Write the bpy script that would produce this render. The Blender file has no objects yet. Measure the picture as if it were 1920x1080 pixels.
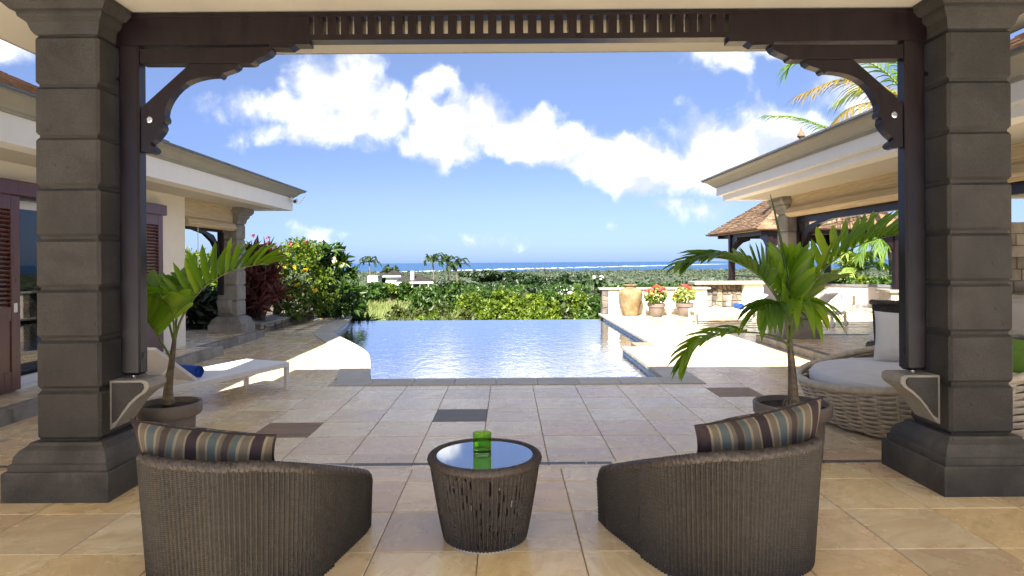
import bpy, bmesh, math, random
import numpy as np
from mathutils import Vector, Matrix
R = math.radians
random.seed(7); rng = np.random.default_rng(7)
sc = bpy.context.scene
COL = sc.collection

# ------------------------------------------------------------------ camera
F = 1195.0; VPX, VPY, HEYE, ROLL = 951.0, 492.0, 1.5, 0.0066
cam_d = bpy.data.cameras.new('camera'); cam = bpy.data.objects.new('camera', cam_d); COL.objects.link(cam)
cam_d.sensor_width = 36; cam_d.lens = 36 * F / 1920
cam_d.shift_x = (960 - VPX) / 1920; cam_d.shift_y = -(540 - VPY) / 1920
cam_d.clip_start = 0.05; cam_d.clip_end = 200000
cam.matrix_world = Matrix.Translation((0, 0, HEYE)) @ Matrix.Rotation(R(90), 4, 'X') @ Matrix.Rotation(-math.atan(ROLL), 4, 'Z')
sc.camera = cam

def unroll(x, y):
    du, dv = x - VPX, y - VPY
    return du - ROLL * dv, dv + ROLL * du
def G(x, y, z=0.0):            # pixel -> point on the horizontal plane z
    u, v = unroll(x, y); Y = (HEYE - z) * F / v
    return (u * Y / F, Y, z)
def Q(x, y, Y):                # pixel -> point at distance Y
    u, v = unroll(x, y)
    return (u * Y / F, Y, HEYE - v * Y / F)

# ------------------------------------------------------------------ world, sun, exposure
SUN = Vector((0.267, 1.09, -1.0)).normalized()
elev = math.asin(-SUN.z); azim = math.atan2(-SUN.x, -SUN.y)
w = bpy.data.worlds.new('World'); sc.world = w; w.use_nodes = True
NT = w.node_tree; NT.nodes.clear()
class NB:
    def __init__(s, nt): s.nt = nt
    def n(s, t, **kw):
        nd = s.nt.nodes.new(t)
        for k, v in kw.items(): setattr(nd, k, v)
        return nd
    def set(s, sock, v):
        if hasattr(v, 'is_linked') or isinstance(v, bpy.types.NodeSocket): s.nt.links.new(v, sock)
        elif v is not None: sock.default_value = v
    def m(s, op, a, b=None, c=None, clamp=False):
        nd = s.n('ShaderNodeMath', operation=op); nd.use_clamp = clamp
        for i, v in enumerate((a, b, c)):
            if v is not None: s.set(nd.inputs[i], v)
        return nd.outputs[0]
    def v(s, op, a, b=None, out=0):
        nd = s.n('ShaderNodeVectorMath', operation=op)
        s.set(nd.inputs[0], a)
        if b is not None:
            if op == 'SCALE': s.set(nd.inputs[3], b)
            else: s.set(nd.inputs[1], b)
        return nd.outputs[out]
    def mix(s, f, a, b, bt='MIX'):
        nd = s.n('ShaderNodeMix', data_type='RGBA', blend_type=bt)
        s.set(nd.inputs[0], f); s.set(nd.inputs[6], a); s.set(nd.inputs[7], b)
        return nd.outputs[2]
    def ramp(s, f, stops, interp='LINEAR'):
        nd = s.n('ShaderNodeValToRGB'); cr = nd.color_ramp; cr.interpolation = interp
        while len(cr.elements) < len(stops): cr.elements.new(0.5)
        for e, (p, c) in zip(cr.elements, stops):
            e.position = p; e.color = c if len(c) == 4 else (*c, 1)
        s.set(nd.inputs[0], f); return nd.outputs[0]
    def noise(s, vec, scale, detail=4, rough=0.55, dist=0.0, out=0):
        nd = s.n('ShaderNodeTexNoise')
        if vec is not None: s.set(nd.inputs['Vector'], vec)
        nd.inputs['Scale'].default_value = scale; nd.inputs['Detail'].default_value = detail
        nd.inputs['Roughness'].default_value = rough; nd.inputs['Distortion'].default_value = dist
        return nd.outputs[out]
    def maprange(s, f, a, b, c, d, smooth=True):
        nd = s.n('ShaderNodeMapRange', interpolation_type='SMOOTHSTEP' if smooth else 'LINEAR')
        for i, v in enumerate((f, a, b, c, d)): s.set(nd.inputs[i], v)
        return nd.outputs[0]

b = NB(NT)
sky = b.n('ShaderNodeTexSky', sky_type='NISHITA'); sky.sun_disc = False
sky.sun_elevation = elev; sky.sun_rotation = azim % (2 * math.pi)
sky.air_density = 1.0; sky.dust_density = 0.35; sky.ozone_density = 2.2; sky.altitude = 60
tc = b.n('ShaderNodeTexCoord'); D = tc.outputs['Generated']
sp = b.n('ShaderNodeSeparateXYZ'); NT.links.new(D, sp.inputs[0])
dy = b.m('MAXIMUM', sp.outputs[1], 0.02)
gx = b.m('DIVIDE', sp.outputs[0], dy); gz = b.m('DIVIDE', sp.outputs[2], dy)
cg = b.n('ShaderNodeCombineXYZ'); NT.links.new(gx, cg.inputs[0]); NT.links.new(gz, cg.inputs[1]); g = cg.outputs[0]
# ragged edge: shift the look-up a little by noise before measuring each cloud bank
wob = b.noise(D, 9.0, 6, 0.6, 0.0, 1)
gw = b.v('ADD', g, b.v('SCALE', b.v('SUBTRACT', wob, (0.5, 0.5, 0.5)), 0.10))
banks = [(-0.36, 0.245, .12, .045, .75), (-0.27, 0.29, .11, .06, .85), (-0.20, 0.235, .10, .07, 1.0), (-0.125, 0.25, .05, .055, 1.15),
         (-0.07, 0.205, .11, .065, 1.2), (0.02, 0.19, .10, .05, 1.2), (0.05, 0.215, .05, .045, .9), (0.13, 0.175, .12, .045, 1.0),
         (0.22, 0.155, .12, .05, 1.0), (0.31, 0.195, .07, .06, .95), (0.36, 0.175, .13, .07, .95), (0.47, 0.19, .12, .07, .8),
         (0.31, 0.135, .12, .035, .75), (-0.30, 0.20, .14, .03, .6), (-0.295, 0.046, .03, .012, .30), (-0.03, 0.04, .05, .014, .2), (0.19, 0.05, .03, .010, .22),
         (0.40, 0.33, .16, .035, .55), (0.30, 0.09, .08, .02, .35), (-0.80, 0.36, .10, .05, .6), (0.55, 0.27, .12, .06, .6)]
B = None
for cx, cz, rx, rz, st in banks:
    dv = b.v('MULTIPLY', b.v('SUBTRACT', gw, (cx, cz, 0)), (1 / rx, 1 / rz, 0))
    val = b.m('MULTIPLY', b.m('SUBTRACT', 1.0, b.v('LENGTH', dv, out=1)), st)
    B = val if B is None else b.m('MAXIMUM', B, val)
front = b.maprange(sp.outputs[1], 0.15, 0.45, 0, 1)
gen = b.m('MULTIPLY', b.m('SUBTRACT', b.noise(D, 2.2, 3, 0.5), 0.45), 5.0)       # clouds over the unseen sky, made dense and white to fill the shade
gen = b.m('MULTIPLY', gen, b.maprange(sp.outputs[2], 0.0, 0.12, 0.0, 1))
Bm = b.m('ADD', b.m('MULTIPLY', B, front), b.m('MULTIPLY', gen, b.m('SUBTRACT', 1.0, front)))
fb = b.noise(D, 13.0, 9, 0.54, 0.3)
dens = b.maprange(b.m('ADD', Bm, b.m('MULTIPLY', b.m('SUBTRACT', fb, 0.5), 1.7)), 0.0, 0.58, 0, 1)
fbU = b.noise(b.v('ADD', D, (-0.012, 0.0, 0.030)), 13.0, 9, 0.54, 0.3)      # density a little higher up, towards the sun: less of it there means a lit top
fb2 = b.noise(b.v('ADD', D, (0.3, 0.1, 0.0)), 6.0, 5, 0.55, 0.2)
shade = b.m('ADD', b.m('MULTIPLY', b.m('SUBTRACT', fb, fbU), 2.4), b.m('ADD', b.m('MULTIPLY', Bm, 0.22), b.m('MULTIPLY', b.m('SUBTRACT', fb2, 0.5), 1.3)))
shade = b.maprange(shade, -0.25, 0.75, 0, 1)
CLOUD = b.mix(shade, (1.75, 1.86, 2.12, 1), (4.7, 4.6, 4.45, 1))
skyc = b.mix(1.0, sky.outputs[0], b.ramp(sp.outputs[2], [(0, (.118, .18, .41)), (.03, (.152, .195, .36)), (.094, (.202, .213, .33)), (.16, (.218, .222, .33)), (.30, (.32, .295, .34)), (.6, (.52, .42, .41)), (1, (.66, .50, .44))]), 'MULTIPLY')
# sky tinted by height, less blue overhead to warm the shade; clouds mixed over
out_c = b.mix(b.m('MULTIPLY', dens, 0.94), skyc, CLOUD)
bg = b.n('ShaderNodeBackground'); NT.links.new(out_c, bg.inputs[0]); bg.inputs[1].default_value = 0.050
wo = b.n('ShaderNodeOutputWorld'); NT.links.new(bg.outputs[0], wo.inputs[0])

sd = bpy.data.lights.new('sun', 'SUN'); sd.energy = 2.0; sd.angle = R(0.6); sd.color = (1.0, 0.93, 0.82)
sun = bpy.data.objects.new('sun', sd); COL.objects.link(sun)
sun.rotation_euler = SUN.to_track_quat('-Z', 'Y').to_euler(); sun.location = (-4, -16, 20)
sc.view_settings.view_transform = 'Standard'; sc.view_settings.look = 'None'
sc.view_settings.gamma = 1; sc.view_settings.use_curve_mapping = False
sc.view_settings.exposure = 3.3
sc.cycles.max_bounces = 7; sc.cycles.diffuse_bounces = 5; sc.cycles.transparent_max_bounces = 24
sc.cycles.caustics_reflective = False; sc.cycles.caustics_refractive = False
sc.cycles.sample_clamp_indirect = 6; sc.cycles.use_denoising = True

# ------------------------------------------------------------------ materials
def newmat(name):
    m = bpy.data.materials.new(name); m.use_nodes = True
    nt = m.node_tree; nt.nodes.clear(); b = NB(nt)
    o = b.n('ShaderNodeOutputMaterial'); p = b.n('ShaderNodeBsdfPrincipled'); nt.links.new(p.outputs[0], o.inputs[0])
    return m, b, p, o
def coords(b, rnd=True):
    t = b.n('ShaderNodeTexCoord'); v = t.outputs['Object']
    if rnd:
        oi = b.n('ShaderNodeObjectInfo'); v = b.v('ADD', v, b.v('SCALE', (13.7, 7.3, 3.1), b.m('MULTIPLY', oi.outputs['Random'], 9.0)))
        return v, oi.outputs['Random']
    return v, None
def pm(name, c1, c2=None, scale=8, rough=0.6, bump=0.0, bscale=60, metal=0.0, spec=0.5, stretch=None, vary=0.0, detail=6, bdist=0.004):
    m, b, p, o = newmat(name)
    v, rnd = coords(b)
    vv = b.v('MULTIPLY', v, stretch) if stretch else v
    c2 = c2 or c1
    f = b.maprange(b.noise(vv, scale, detail, 0.6, 0.3), 0.3, 0.7, 0, 1)
    c = b.mix(f, (*c1, 1), (*c2, 1))
    if vary: c = b.mix(1.0, c, b.ramp(rnd, [(0, (1 - vary,) * 3), (1, (1 + vary,) * 3)]), 'MULTIPLY')
    b.set(p.inputs['Base Color'], c)
    p.inputs['Metallic'].default_value = metal; p.inputs['Specular IOR Level'].default_value = spec
    b.set(p.inputs['Roughness'], b.maprange(f, 0, 1, rough * 0.9, min(1, rough * 1.12), False))
    if bump:
        bn = b.n('ShaderNodeBump'); bn.inputs['Strength'].default_value = bump; bn.inputs['Distance'].default_value = bdist
        b.set(bn.inputs['Height'], b.noise(vv, bscale, 4, 0.6)); b.set(p.inputs['Normal'], bn.outputs[0])
    return m
def stonemat(name, c1, c2, speck=.5, vary=.12, scale=1.0):
    m, b, p, o = newmat(name); v, rnd = coords(b)
    big = b.maprange(b.noise(v, 3.2 * scale, 6, 0.62, 0.4), 0.32, 0.68, 0, 1); c = b.mix(big, (*c1, 1), (*c2, 1))
    sp_ = b.maprange(b.noise(v, 150, 3, 0.7), 0.36, 0.64, 0, 1); c = b.mix(b.m('MULTIPLY', b.m('SUBTRACT', 1.0, sp_), speck), c, (*[x * .35 for x in c1], 1))
    pale = b.maprange(b.noise(v, 85, 3, 0.65), 0.58, 0.70, 0, 1); c = b.mix(b.m('MULTIPLY', pale, speck * .5), c, (*[min(1, x * 1.7) for x in c2], 1))
    pit = b.maprange(b.noise(b.v('ADD', v, (5, 5, 5)), 24, 2, 0.5), 0.70, 0.76, 0, 1); c = b.mix(b.m('MULTIPLY', pit, .7), c, (*[x * .25 for x in c1], 1))
    stain = b.maprange(b.noise(b.v('MULTIPLY', v, (1, 1, .35)), 2.1, 4, 0.6), 0.55, 0.75, 0, 1); c = b.mix(b.m('MULTIPLY', stain, .35), c, (*[x * .5 for x in c1], 1))
    c = b.mix(1.0, c, b.ramp(rnd, [(0, (1 - vary,) * 3), (1, (1 + vary,) * 3)]), 'MULTIPLY')
    b.set(p.inputs['Base Color'], c); p.inputs['Roughness'].default_value = 0.72
    bn = b.n('ShaderNodeBump'); bn.inputs['Strength'].default_value = 0.55; bn.inputs['Distance'].default_value = 0.004
    b.set(bn.inputs['Height'], b.m('SUBTRACT', b.m('ADD', b.noise(v, 120, 4, 0.65), b.m('MULTIPLY', big, .6)), b.m('MULTIPLY', pit, 1.2))); b.set(p.inputs['Normal'], bn.outputs[0])
    return m
def tilemat(name, attr=None):
    m, b, p, o = newmat(name)
    t = b.n('ShaderNodeTexCoord'); v = t.outputs['Object']
    if attr: a = b.n('ShaderNodeAttribute', attribute_name='rnd'); rnd = a.outputs['Fac']
    else: rnd = b.n('ShaderNodeObjectInfo').outputs['Random']
    v = b.v('ADD', v, b.v('SCALE', (13.7, 7.3, 3.1), b.m('MULTIPLY', rnd, 9.0)))
    rot = b.n('ShaderNodeVectorRotate', rotation_type='Z_AXIS'); b.set(rot.inputs['Vector'], v); b.set(rot.inputs['Angle'], b.m('MULTIPLY', rnd, 37.0))
    vs = b.v('MULTIPLY', rot.outputs[0], (1.0, 4.0, 1.0))
    base = b.ramp(b.m('FRACT', b.m('MULTIPLY', rnd, 7.31)), [(0, (.78, .60, .33)), (.15, (.85, .71, .45)), (.3, (.77, .55, .37)), (.45, (.86, .75, .51)), (.6, (.67, .54, .37)), (.72, (.84, .66, .36)), (.84, (.72, .53, .34)), (.92, (.58, .46, .32)), (1, (.85, .71, .47))])
    streak = b.maprange(b.noise(vs, 2.6, 8, 0.62, 1.2), 0.36, 0.68, 0, 1)
    c = b.mix(b.m('MULTIPLY', streak, 0.5), base, (.58, .41, .23, 1))
    pale = b.maprange(b.noise(v, 3.5, 5, 0.6, 0.5), 0.5, 0.72, 0, 1)
    c = b.mix(b.m('MULTIPLY', pale, 0.5), c, (.86, .75, .53, 1))
    pit = b.maprange(b.noise(v, 38, 4, 0.7), 0.66, 0.74, 0, 1)
    c = b.mix(b.m('MULTIPLY', pit, 0.4), c, (.16, .11, .07, 1))
    b.set(p.inputs['Base Color'], c)
    b.set(p.inputs['Roughness'], b.maprange(pale, 0, 1, 0.27, 0.42, False)); p.inputs['Specular IOR Level'].default_value = 0.6
    bn = b.n('ShaderNodeBump'); bn.inputs['Strength'].default_value = 0.25; bn.inputs['Distance'].default_value = 0.004
    b.set(bn.inputs['Height'], b.noise(vs, 9, 6, 0.6, 0.5)); b.set(p.inputs['Normal'], bn.outputs[0])
    return m
def leafmat(name, dark, mid, light, trans=0.35, rough=0.45):
    m, b, p, o = newmat(name)
    a = b.n('ShaderNodeAttribute', attribute_name='rnd')
    oi = b.n('ShaderNodeObjectInfo')
    f = b.m('FRACT', b.m('ADD', a.outputs['Fac'], b.m('MULTIPLY', oi.outputs['Random'], 0.15)))
    c = b.ramp(f, [(0, dark), (.5, mid), (1, light)])
    b.set(p.inputs['Base Color'], c); p.inputs['Roughness'].default_value = rough
    tr = b.n('ShaderNodeBsdfTranslucent'); b.set(tr.inputs[0], b.mix(1.0, c, (1.5, 1.7, 0.5, 1), 'MULTIPLY'))
    mx = b.n('ShaderNodeMixShader'); mx.inputs[0].default_value = trans
    b.nt.links.new(p.outputs[0], mx.inputs[1]); b.nt.links.new(tr.outputs[0], mx.inputs[2]); b.nt.links.new(mx.outputs[0], o.inputs[0])
    return m
def wickermat(name, c1, c2, rowscale, gaps=0.0):
    # UV: x counts ribs, y counts woven rows
    m, b, p, o = newmat(name)
    uv = b.n('ShaderNodeUVMap'); s = b.n('ShaderNodeSeparateXYZ'); b.nt.links.new(uv.outputs[0], s.inputs[0])
    rib = b.m('FLOOR', s.outputs[0]); par = b.m('MULTIPLY', b.m('MODULO', rib, 2.0), 0.5)
    row = b.m('FRACT', b.m('ADD', b.m('MULTIPLY', s.outputs[1], rowscale), par))
    rowh = b.m('SINE', b.m('MULTIPLY', row, math.pi))
    cell = b.n('ShaderNodeCombineXYZ'); b.set(cell.inputs[0], rib); b.set(cell.inputs[1], b.m('FLOOR', b.m('ADD', b.m('MULTIPLY', s.outputs[1], rowscale), par)))
    wn = b.n('ShaderNodeTexWhiteNoise', noise_dimensions='2D'); b.nt.links.new(cell.outputs[0], wn.inputs['Vector'])
    t = b.n('ShaderNodeTexCoord'); big = b.noise(t.outputs['Object'], 5, 4, 0.6)
    f = b.m('ADD', b.m('MULTIPLY', wn.outputs['Value'], 0.4), b.m('MULTIPLY', big, 0.6), clamp=True)
    b.set(p.inputs['Base Color'], b.mix(f, (*c1, 1), (*c2, 1))); p.inputs['Roughness'].default_value = 0.5
    bn = b.n('ShaderNodeBump'); bn.inputs['Strength'].default_value = 0.8; bn.inputs['Distance'].default_value = 0.003
    b.set(bn.inputs['Height'], rowh); b.set(p.inputs['Normal'], bn.outputs[0])
    if gaps:
        fr = b.m('FRACT', s.outputs[0]); edge = b.m('LESS_THAN', b.m('MINIMUM', fr, b.m('SUBTRACT', 1.0, fr)), 0.16)
        c3 = b.n('ShaderNodeCombineXYZ'); b.set(c3.inputs[0], b.m('ROUND', s.outputs[0])); b.set(c3.inputs[1], b.m('FLOOR', b.m('MULTIPLY', s.outputs[1], rowscale * 0.22)))
        w2 = b.n('ShaderNodeTexWhiteNoise', noise_dimensions='2D'); b.nt.links.new(c3.outputs[0], w2.inputs['Vector'])
        hole = b.m('MULTIPLY', edge, b.m('LESS_THAN', w2.outputs['Value'], gaps))
        tp = b.n('ShaderNodeBsdfTransparent'); mx = b.n('ShaderNodeMixShader'); b.set(mx.inputs[0], hole)
        b.nt.links.new(p.outputs[0], mx.inputs[1]); b.nt.links.new(tp.outputs[0], mx.inputs[2]); b.nt.links.new(mx.outputs[0], o.inputs[0])
    return m
def glassmat(name, tint=(1, 1, 1), ior=1.5, refl=1.0, bumpscale=0, bstr=0.2, bdist=0.02):
    m, b, p, o = newmat(name); b.nt.nodes.remove(p)
    fr = b.n('ShaderNodeFresnel'); fr.inputs[0].default_value = ior
    tp = b.n('ShaderNodeBsdfTransparent'); tp.inputs[0].default_value = (*tint, 1)
    gl = b.n('ShaderNodeBsdfGlossy'); gl.inputs['Roughness'].default_value = 0.02
    if bumpscale:
        t = b.n('ShaderNodeTexCoord'); bn = b.n('ShaderNodeBump'); bn.inputs['Strength'].default_value = bstr; bn.inputs['Distance'].default_value = bdist
        n1 = b.noise(b.v('MULTIPLY', t.outputs['Object'], (1, 0.8, 1)), bumpscale, 3, 0.5, 0.6); n2 = b.noise(t.outputs['Object'], bumpscale * 3.3, 3, 0.5, 0.3)
        b.set(bn.inputs['Height'], b.m('ADD', n1, b.m('MULTIPLY', n2, 0.35)))
        b.set(fr.inputs['Normal'], bn.outputs[0]); b.set(gl.inputs['Normal'], bn.outputs[0])
    mx = b.n('ShaderNodeMixShader'); b.set(mx.inputs[0], b.m('MULTIPLY', fr.outputs[0], refl, clamp=True))
    b.nt.links.new(tp.outputs[0], mx.inputs[1]); b.nt.links.new(gl.outputs[0], mx.inputs[2]); b.nt.links.new(mx.outputs[0], o.inputs[0])
    return m
def stripemat(name):
    m, b, p, o = newmat(name)
    uv = b.n('ShaderNodeUVMap'); s = b.n('ShaderNodeSeparateXYZ'); b.nt.links.new(uv.outputs[0], s.inputs[0])
    plum, cream, teal, taupe, dk = (.022, .012, .018), (.20, .165, .115), (.062, .082, .088), (.105, .088, .066), (.040, .030, .026)
    seq = [(plum, 1.5), (cream, .35), (taupe, .9), (cream, .3), (teal, 1.2), (cream, .35), (taupe, .5), (dk, 1.0), (taupe, .3), (teal, .8), (cream, .4), (taupe, 1.1), (cream, .3)]
    tot = sum(x for _, x in seq); pos = 0; stops = []
    for c, wd in seq: stops.append((pos / tot, c)); pos += wd
    f = b.m('FRACT', b.m('MULTIPLY', s.outputs[0], 2.3))
    c = b.ramp(f, stops, 'CONSTANT'); b.set(p.inputs['Base Color'], c); p.inputs['Roughness'].default_value = 0.85
    t = b.n('ShaderNodeTexCoord'); bn = b.n('ShaderNodeBump'); bn.inputs['Strength'].default_value = 0.3; bn.inputs['Distance'].default_value = 0.002
    b.set(bn.inputs['Height'], b.noise(t.outputs['Object'], 300, 2)); b.set(p.inputs['Normal'], bn.outputs[0])
    return m
def blindmat(name):
    m, b, p, o = newmat(name)
    t = b.n('ShaderNodeTexCoord'); v = t.outputs['Object']
    n = b.noise(b.v('MULTIPLY', v, (2, 2, 120)), 1.0, 3, 0.6)
    b.set(p.inputs['Base Color'], b.mix(b.maprange(n, .3, .7, 0, 1), (.42, .32, .19, 1), (.66, .55, .37, 1))); p.inputs['Roughness'].default_value = 0.7
    bn = b.n('ShaderNodeBump'); bn.inputs['Strength'].default_value = 0.5; bn.inputs['Distance'].default_value = 0.004
    b.set(bn.inputs['Height'], n); b.set(p.inputs['Normal'], bn.outputs[0])
    return m

M = dict(
    tile=tilemat('sandstone_tile'), tile_far=tilemat('sandstone_tile_far', 'rnd'),
    tile_brown=pm('brown_tile', (.20, .12, .065), (.36, .24, .13), 3, 0.55, 0.2, 20, stretch=(1, 5, 1)),
    tile_grey=pm('grey_tile', (.13, .115, .095), (.22, .19, .155), 3, 0.55, 0.2, 20, stretch=(1, 5, 1)),
    grout=pm('grout', (.20, .165, .125), (.28, .235, .175), 12, 0.9),
    strip=pm('slate_strip', (.10, .105, .115), (.15, .155, .165), 10, 0.5, 0.1),
    coping=pm('coping_stone', (.42, .39, .33), (.52, .48, .41), 5, 0.6, 0.2, 30, vary=.08),
    column=stonemat('basalt_block', (.030, .027, .025), (.056, .051, .047), .5, .16),
    column_plinth=stonemat('basalt_plinth', (.045, .042, .039), (.105, .099, .092), .35, .08),
    corbel=pm('corbel_stone', (.25, .235, .21), (.34, .32, .285), 8, 0.6, 0.2, 90),
    greystone=stonemat('grey_stone', (.19, .18, .16), (.33, .31, .275), .35, .10),
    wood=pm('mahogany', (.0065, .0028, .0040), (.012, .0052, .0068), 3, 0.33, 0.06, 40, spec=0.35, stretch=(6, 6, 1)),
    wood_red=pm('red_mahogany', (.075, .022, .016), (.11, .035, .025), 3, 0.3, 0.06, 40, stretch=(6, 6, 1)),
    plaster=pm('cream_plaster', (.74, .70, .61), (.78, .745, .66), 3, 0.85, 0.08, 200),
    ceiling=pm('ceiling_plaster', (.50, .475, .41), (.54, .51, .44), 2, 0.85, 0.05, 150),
    white=pm('white_paint', (.78, .77, .74), (.82, .81, .78), 4, 0.5, 0.03, 100),
    cornice=pm('cornice_paint', (.235, .225, .185), (.29, .28, .235), 4, 0.55, 0.05, 60),
    shingle=pm('cedar_shingle', (.14, .085, .052), (.28, .185, .115), 2.5, 0.8, 0.4, 40, stretch=(1, 1, 1), vary=.1),
    basalt=pm('lava_stone', (.055, .05, .048), (.20, .165, .13), 3.2, 0.85, 0.6, 30, vary=.3),
    steel=pm('steel', (.55, .55, .55), (.62, .62, .62), 8, 0.25, metal=1.0),
    alu=pm('white_aluminium', (.70, .69, .68), (.74, .73, .72), 5, 0.35),
    sling=pm('white_sling', (.74, .75, .76), (.80, .81, .82), 30, 0.6, 0.15, 500),
    wheel=pm('grey_wheel', (.45, .45, .45), (.5, .5, .5), 9, 0.5),
    towel=pm('blue_towel', (.008, .060, .33), (.015, .09, .42), 40, 0.95, 0.7, 220),
    pot=pm('taupe_pot', (.15, .122, .108), (.185, .152, .135), 6, 0.55, 0.08, 120),
    soil=pm('potting_soil', (.018, .012, .008), (.06, .042, .028), 30, 0.95, 0.9, 60, bdist=0.02),
    urn=pm('weathered_urn', (.15, .095, .042), (.27, .21, .115), 5, 0.8, 0.5, 26),
    cushion=pm('white_cushion', (.60, .61, .64), (.66, .67, .70), 6, 0.85, 0.15, 300),
    pillow_white=pm('ivory_pillow', (.62, .60, .56), (.68, .66, .62), 6, 0.85, 0.15, 300),
    green_cloth=pm('green_cloth', (.16, .30, .03), (.24, .38, .06), 8, 0.85),
    brown_wicker=wickermat('brown_wicker', (.009, .0077, .0074), (.050, .045, .043), 2.6, 0.0),
    table_wicker=wickermat('table_wicker', (.014, .0115, .0105), (.068, .059, .055), 2.6, 0.16),
    rim_wicker=pm('rim_wicker', (.030, .024, .0235), (.078, .065, .062), 60, 0.45, 0.5, 250),
    pale_strand=pm('pale_wicker', (.40, .345, .265), (.56, .50, .405), 14, 0.5, 0.2, 120, vary=.1),
    stripe=stripemat('striped_fabric'), blind=blindmat('bamboo_blind'),
    glass=glassmat('window_glass', (.86, .92, .90), 1.5, 1.4),
    water=glassmat('pool_water', (.50, .76, .90), 1.33, 1.0, 4.2, 0.24, 0.03),
    pooltile=pm('pool_mosaic', (.022, .075, .20), (.05, .13, .30), 3, 0.4, 0.1, 40),
    waterline=pm('waterline_mosaic', (.03, .07, .11), (.09, .16, .20), 22, 0.25, 0.2, 60),
    trunk_palm=pm('palm_crownshaft', (.085, .05, .042), (.20, .16, .085), 9, 0.5, 0.3, 60, stretch=(1, 1, 3)),
    bark=pm('bark', (.10, .075, .055), (.19, .15, .115), 9, 0.9, 0.5, 40),
    frond=leafmat('palm_frond', (.075, .16, .010), (.18, .31, .018), (.36, .46, .05), 0.5, 0.36),
    frond_dark=leafmat('dark_frond', (.045, .11, .014), (.10, .20, .024), (.22, .32, .045), 0.45, 0.38),
    frond_far=leafmat('far_frond', (.010, .028, .008), (.022, .05, .014), (.045, .08, .02), 0.2, 0.5),
    frond_dry=leafmat('dry_frond', (.10, .085, .018), (.20, .15, .03), (.30, .20, .06), 0.35, 0.5),
    frond_pale=leafmat('pale_frond', (.16, .22, .05), (.26, .33, .09), (.36, .42, .14), 0.4, 0.5),
    rachis=pm('rachis', (.10, .16, .02), (.17, .22, .04), 8, 0.45),
    leaf=leafmat('shrub_leaf', (.010, .028, .005), (.032, .078, .010), (.085, .145, .022), 0.3),
    leaf_bright=leafmat('bright_leaf', (.012, .030, .003), (.070, .120, .007), (.22, .28, .028), 0.35),
    leaf_olive=leafmat('olive_leaf', (.014, .028, .005), (.040, .060, .009), (.088, .10, .022), 0.3),
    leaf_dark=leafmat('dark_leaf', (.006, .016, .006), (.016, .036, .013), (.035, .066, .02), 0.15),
    leaf_red=leafmat('cordyline_leaf', (.05, .012, .016), (.115, .028, .032), (.22, .075, .06), 0.3),
    leaf_hazed=leafmat('hazed_leaf', (.040, .058, .043), (.062, .086, .057), (.092, .118, .070), 0.1, 0.8),  # distance haze put into the leaf colour: paler and greyer
    leaf_var=leafmat('cream_leaf', (.10, .18, .02), (.30, .36, .10), (.55, .55, .30), 0.3),
    grass=leafmat('tall_grass', (.045, .08, .010), (.11, .15, .02), (.21, .23, .07), 0.35, 0.6),
    petal_red=leafmat('red_petal', (.42, .02, .04), (.62, .06, .07), (.70, .20, .16), 0.25),
    petal_yellow=leafmat('yellow_petal', (.65, .40, .01), (.75, .52, .02), (.8, .6, .05), 0.25),
    petal_cream=leafmat('cream_petal', (.7, .6, .35), (.78, .7, .5), (.8, .76, .62), 0.25),
    terrain=pm('terrain_green', (.022, .040, .010), (.06, .088, .022), 0.02, 0.95, 0.0, detail=10),
    earth=pm('garden_earth', (.05, .04, .025), (.10, .08, .05), 3, 0.95, 0.4, 30),
    surf=pm('surf_foam', (.75, .78, .8), (.85, .87, .88), 3, 0.9),
    roof_dark=pm('slate_roof', (.016, .013, .012), (.030, .024, .021), 0.6, 0.8),
    darkpane=pm('dark_opening', (.018, .02, .03), (.03, .032, .045), 2, 0.3),
    camera_white=pm('camera_plastic', (.7, .7, .68), (.75, .75, .73), 9, 0.4), black=pm('black_plastic', (.01, .01, .01), (.02, .02, .02), 9, 0.3),
    floater=pm('floater_plastic', (.72, .80, .88), (.78, .85, .9), 6, 0.35), floater_blue=pm('floater_blue', (.10, .32, .62), (.14, .38, .68), 6, 0.35),
    room=pm('room_wall', (.62, .58, .50), (.66, .62, .54), 2, 0.9), stonetile=pm('stone_cladding', (.20, .165, .12), (.38, .34, .28), 4, 0.7, 0.3, 40, vary=.25),
    cabinet=pm('grey_cabinet', (.34, .33, .32), (.38, .37, .36), 5, 0.5),
)
m, b_, p_, o_ = newmat('sea_water'); M['sea'] = m
t_ = b_.n('ShaderNodeTexCoord'); n_ = b_.noise(b_.v('MULTIPLY', t_.outputs['Object'], (1, 4, 1)), 0.0016, 6, 0.6)
b_.set(p_.inputs['Base Color'], b_.mix(b_.maprange(n_, .35, .65, 0, 1), (.012, .055, .15, 1), (.022, .085, .20, 1))); p_.inputs['Roughness'].default_value = 0.45; p_.inputs['Specular IOR Level'].default_value = 0.25
m, b_, p_, o_ = newmat('green_tumbler_glass'); M['green_glass'] = m
p_.inputs['Base Color'].default_value = (.40, .80, .10, 1); p_.inputs['Transmission Weight'].default_value = 0.95; p_.inputs['Roughness'].default_value = 0.03; p_.inputs['IOR'].default_value = 1.3
m, b_, p_, o_ = newmat('table_glass'); M['table_glass'] = m
p_.inputs['Base Color'].default_value = (.42, .46, .50, 1); p_.inputs['Metallic'].default_value = 0.88; p_.inputs['Roughness'].default_value = 0.04

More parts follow.
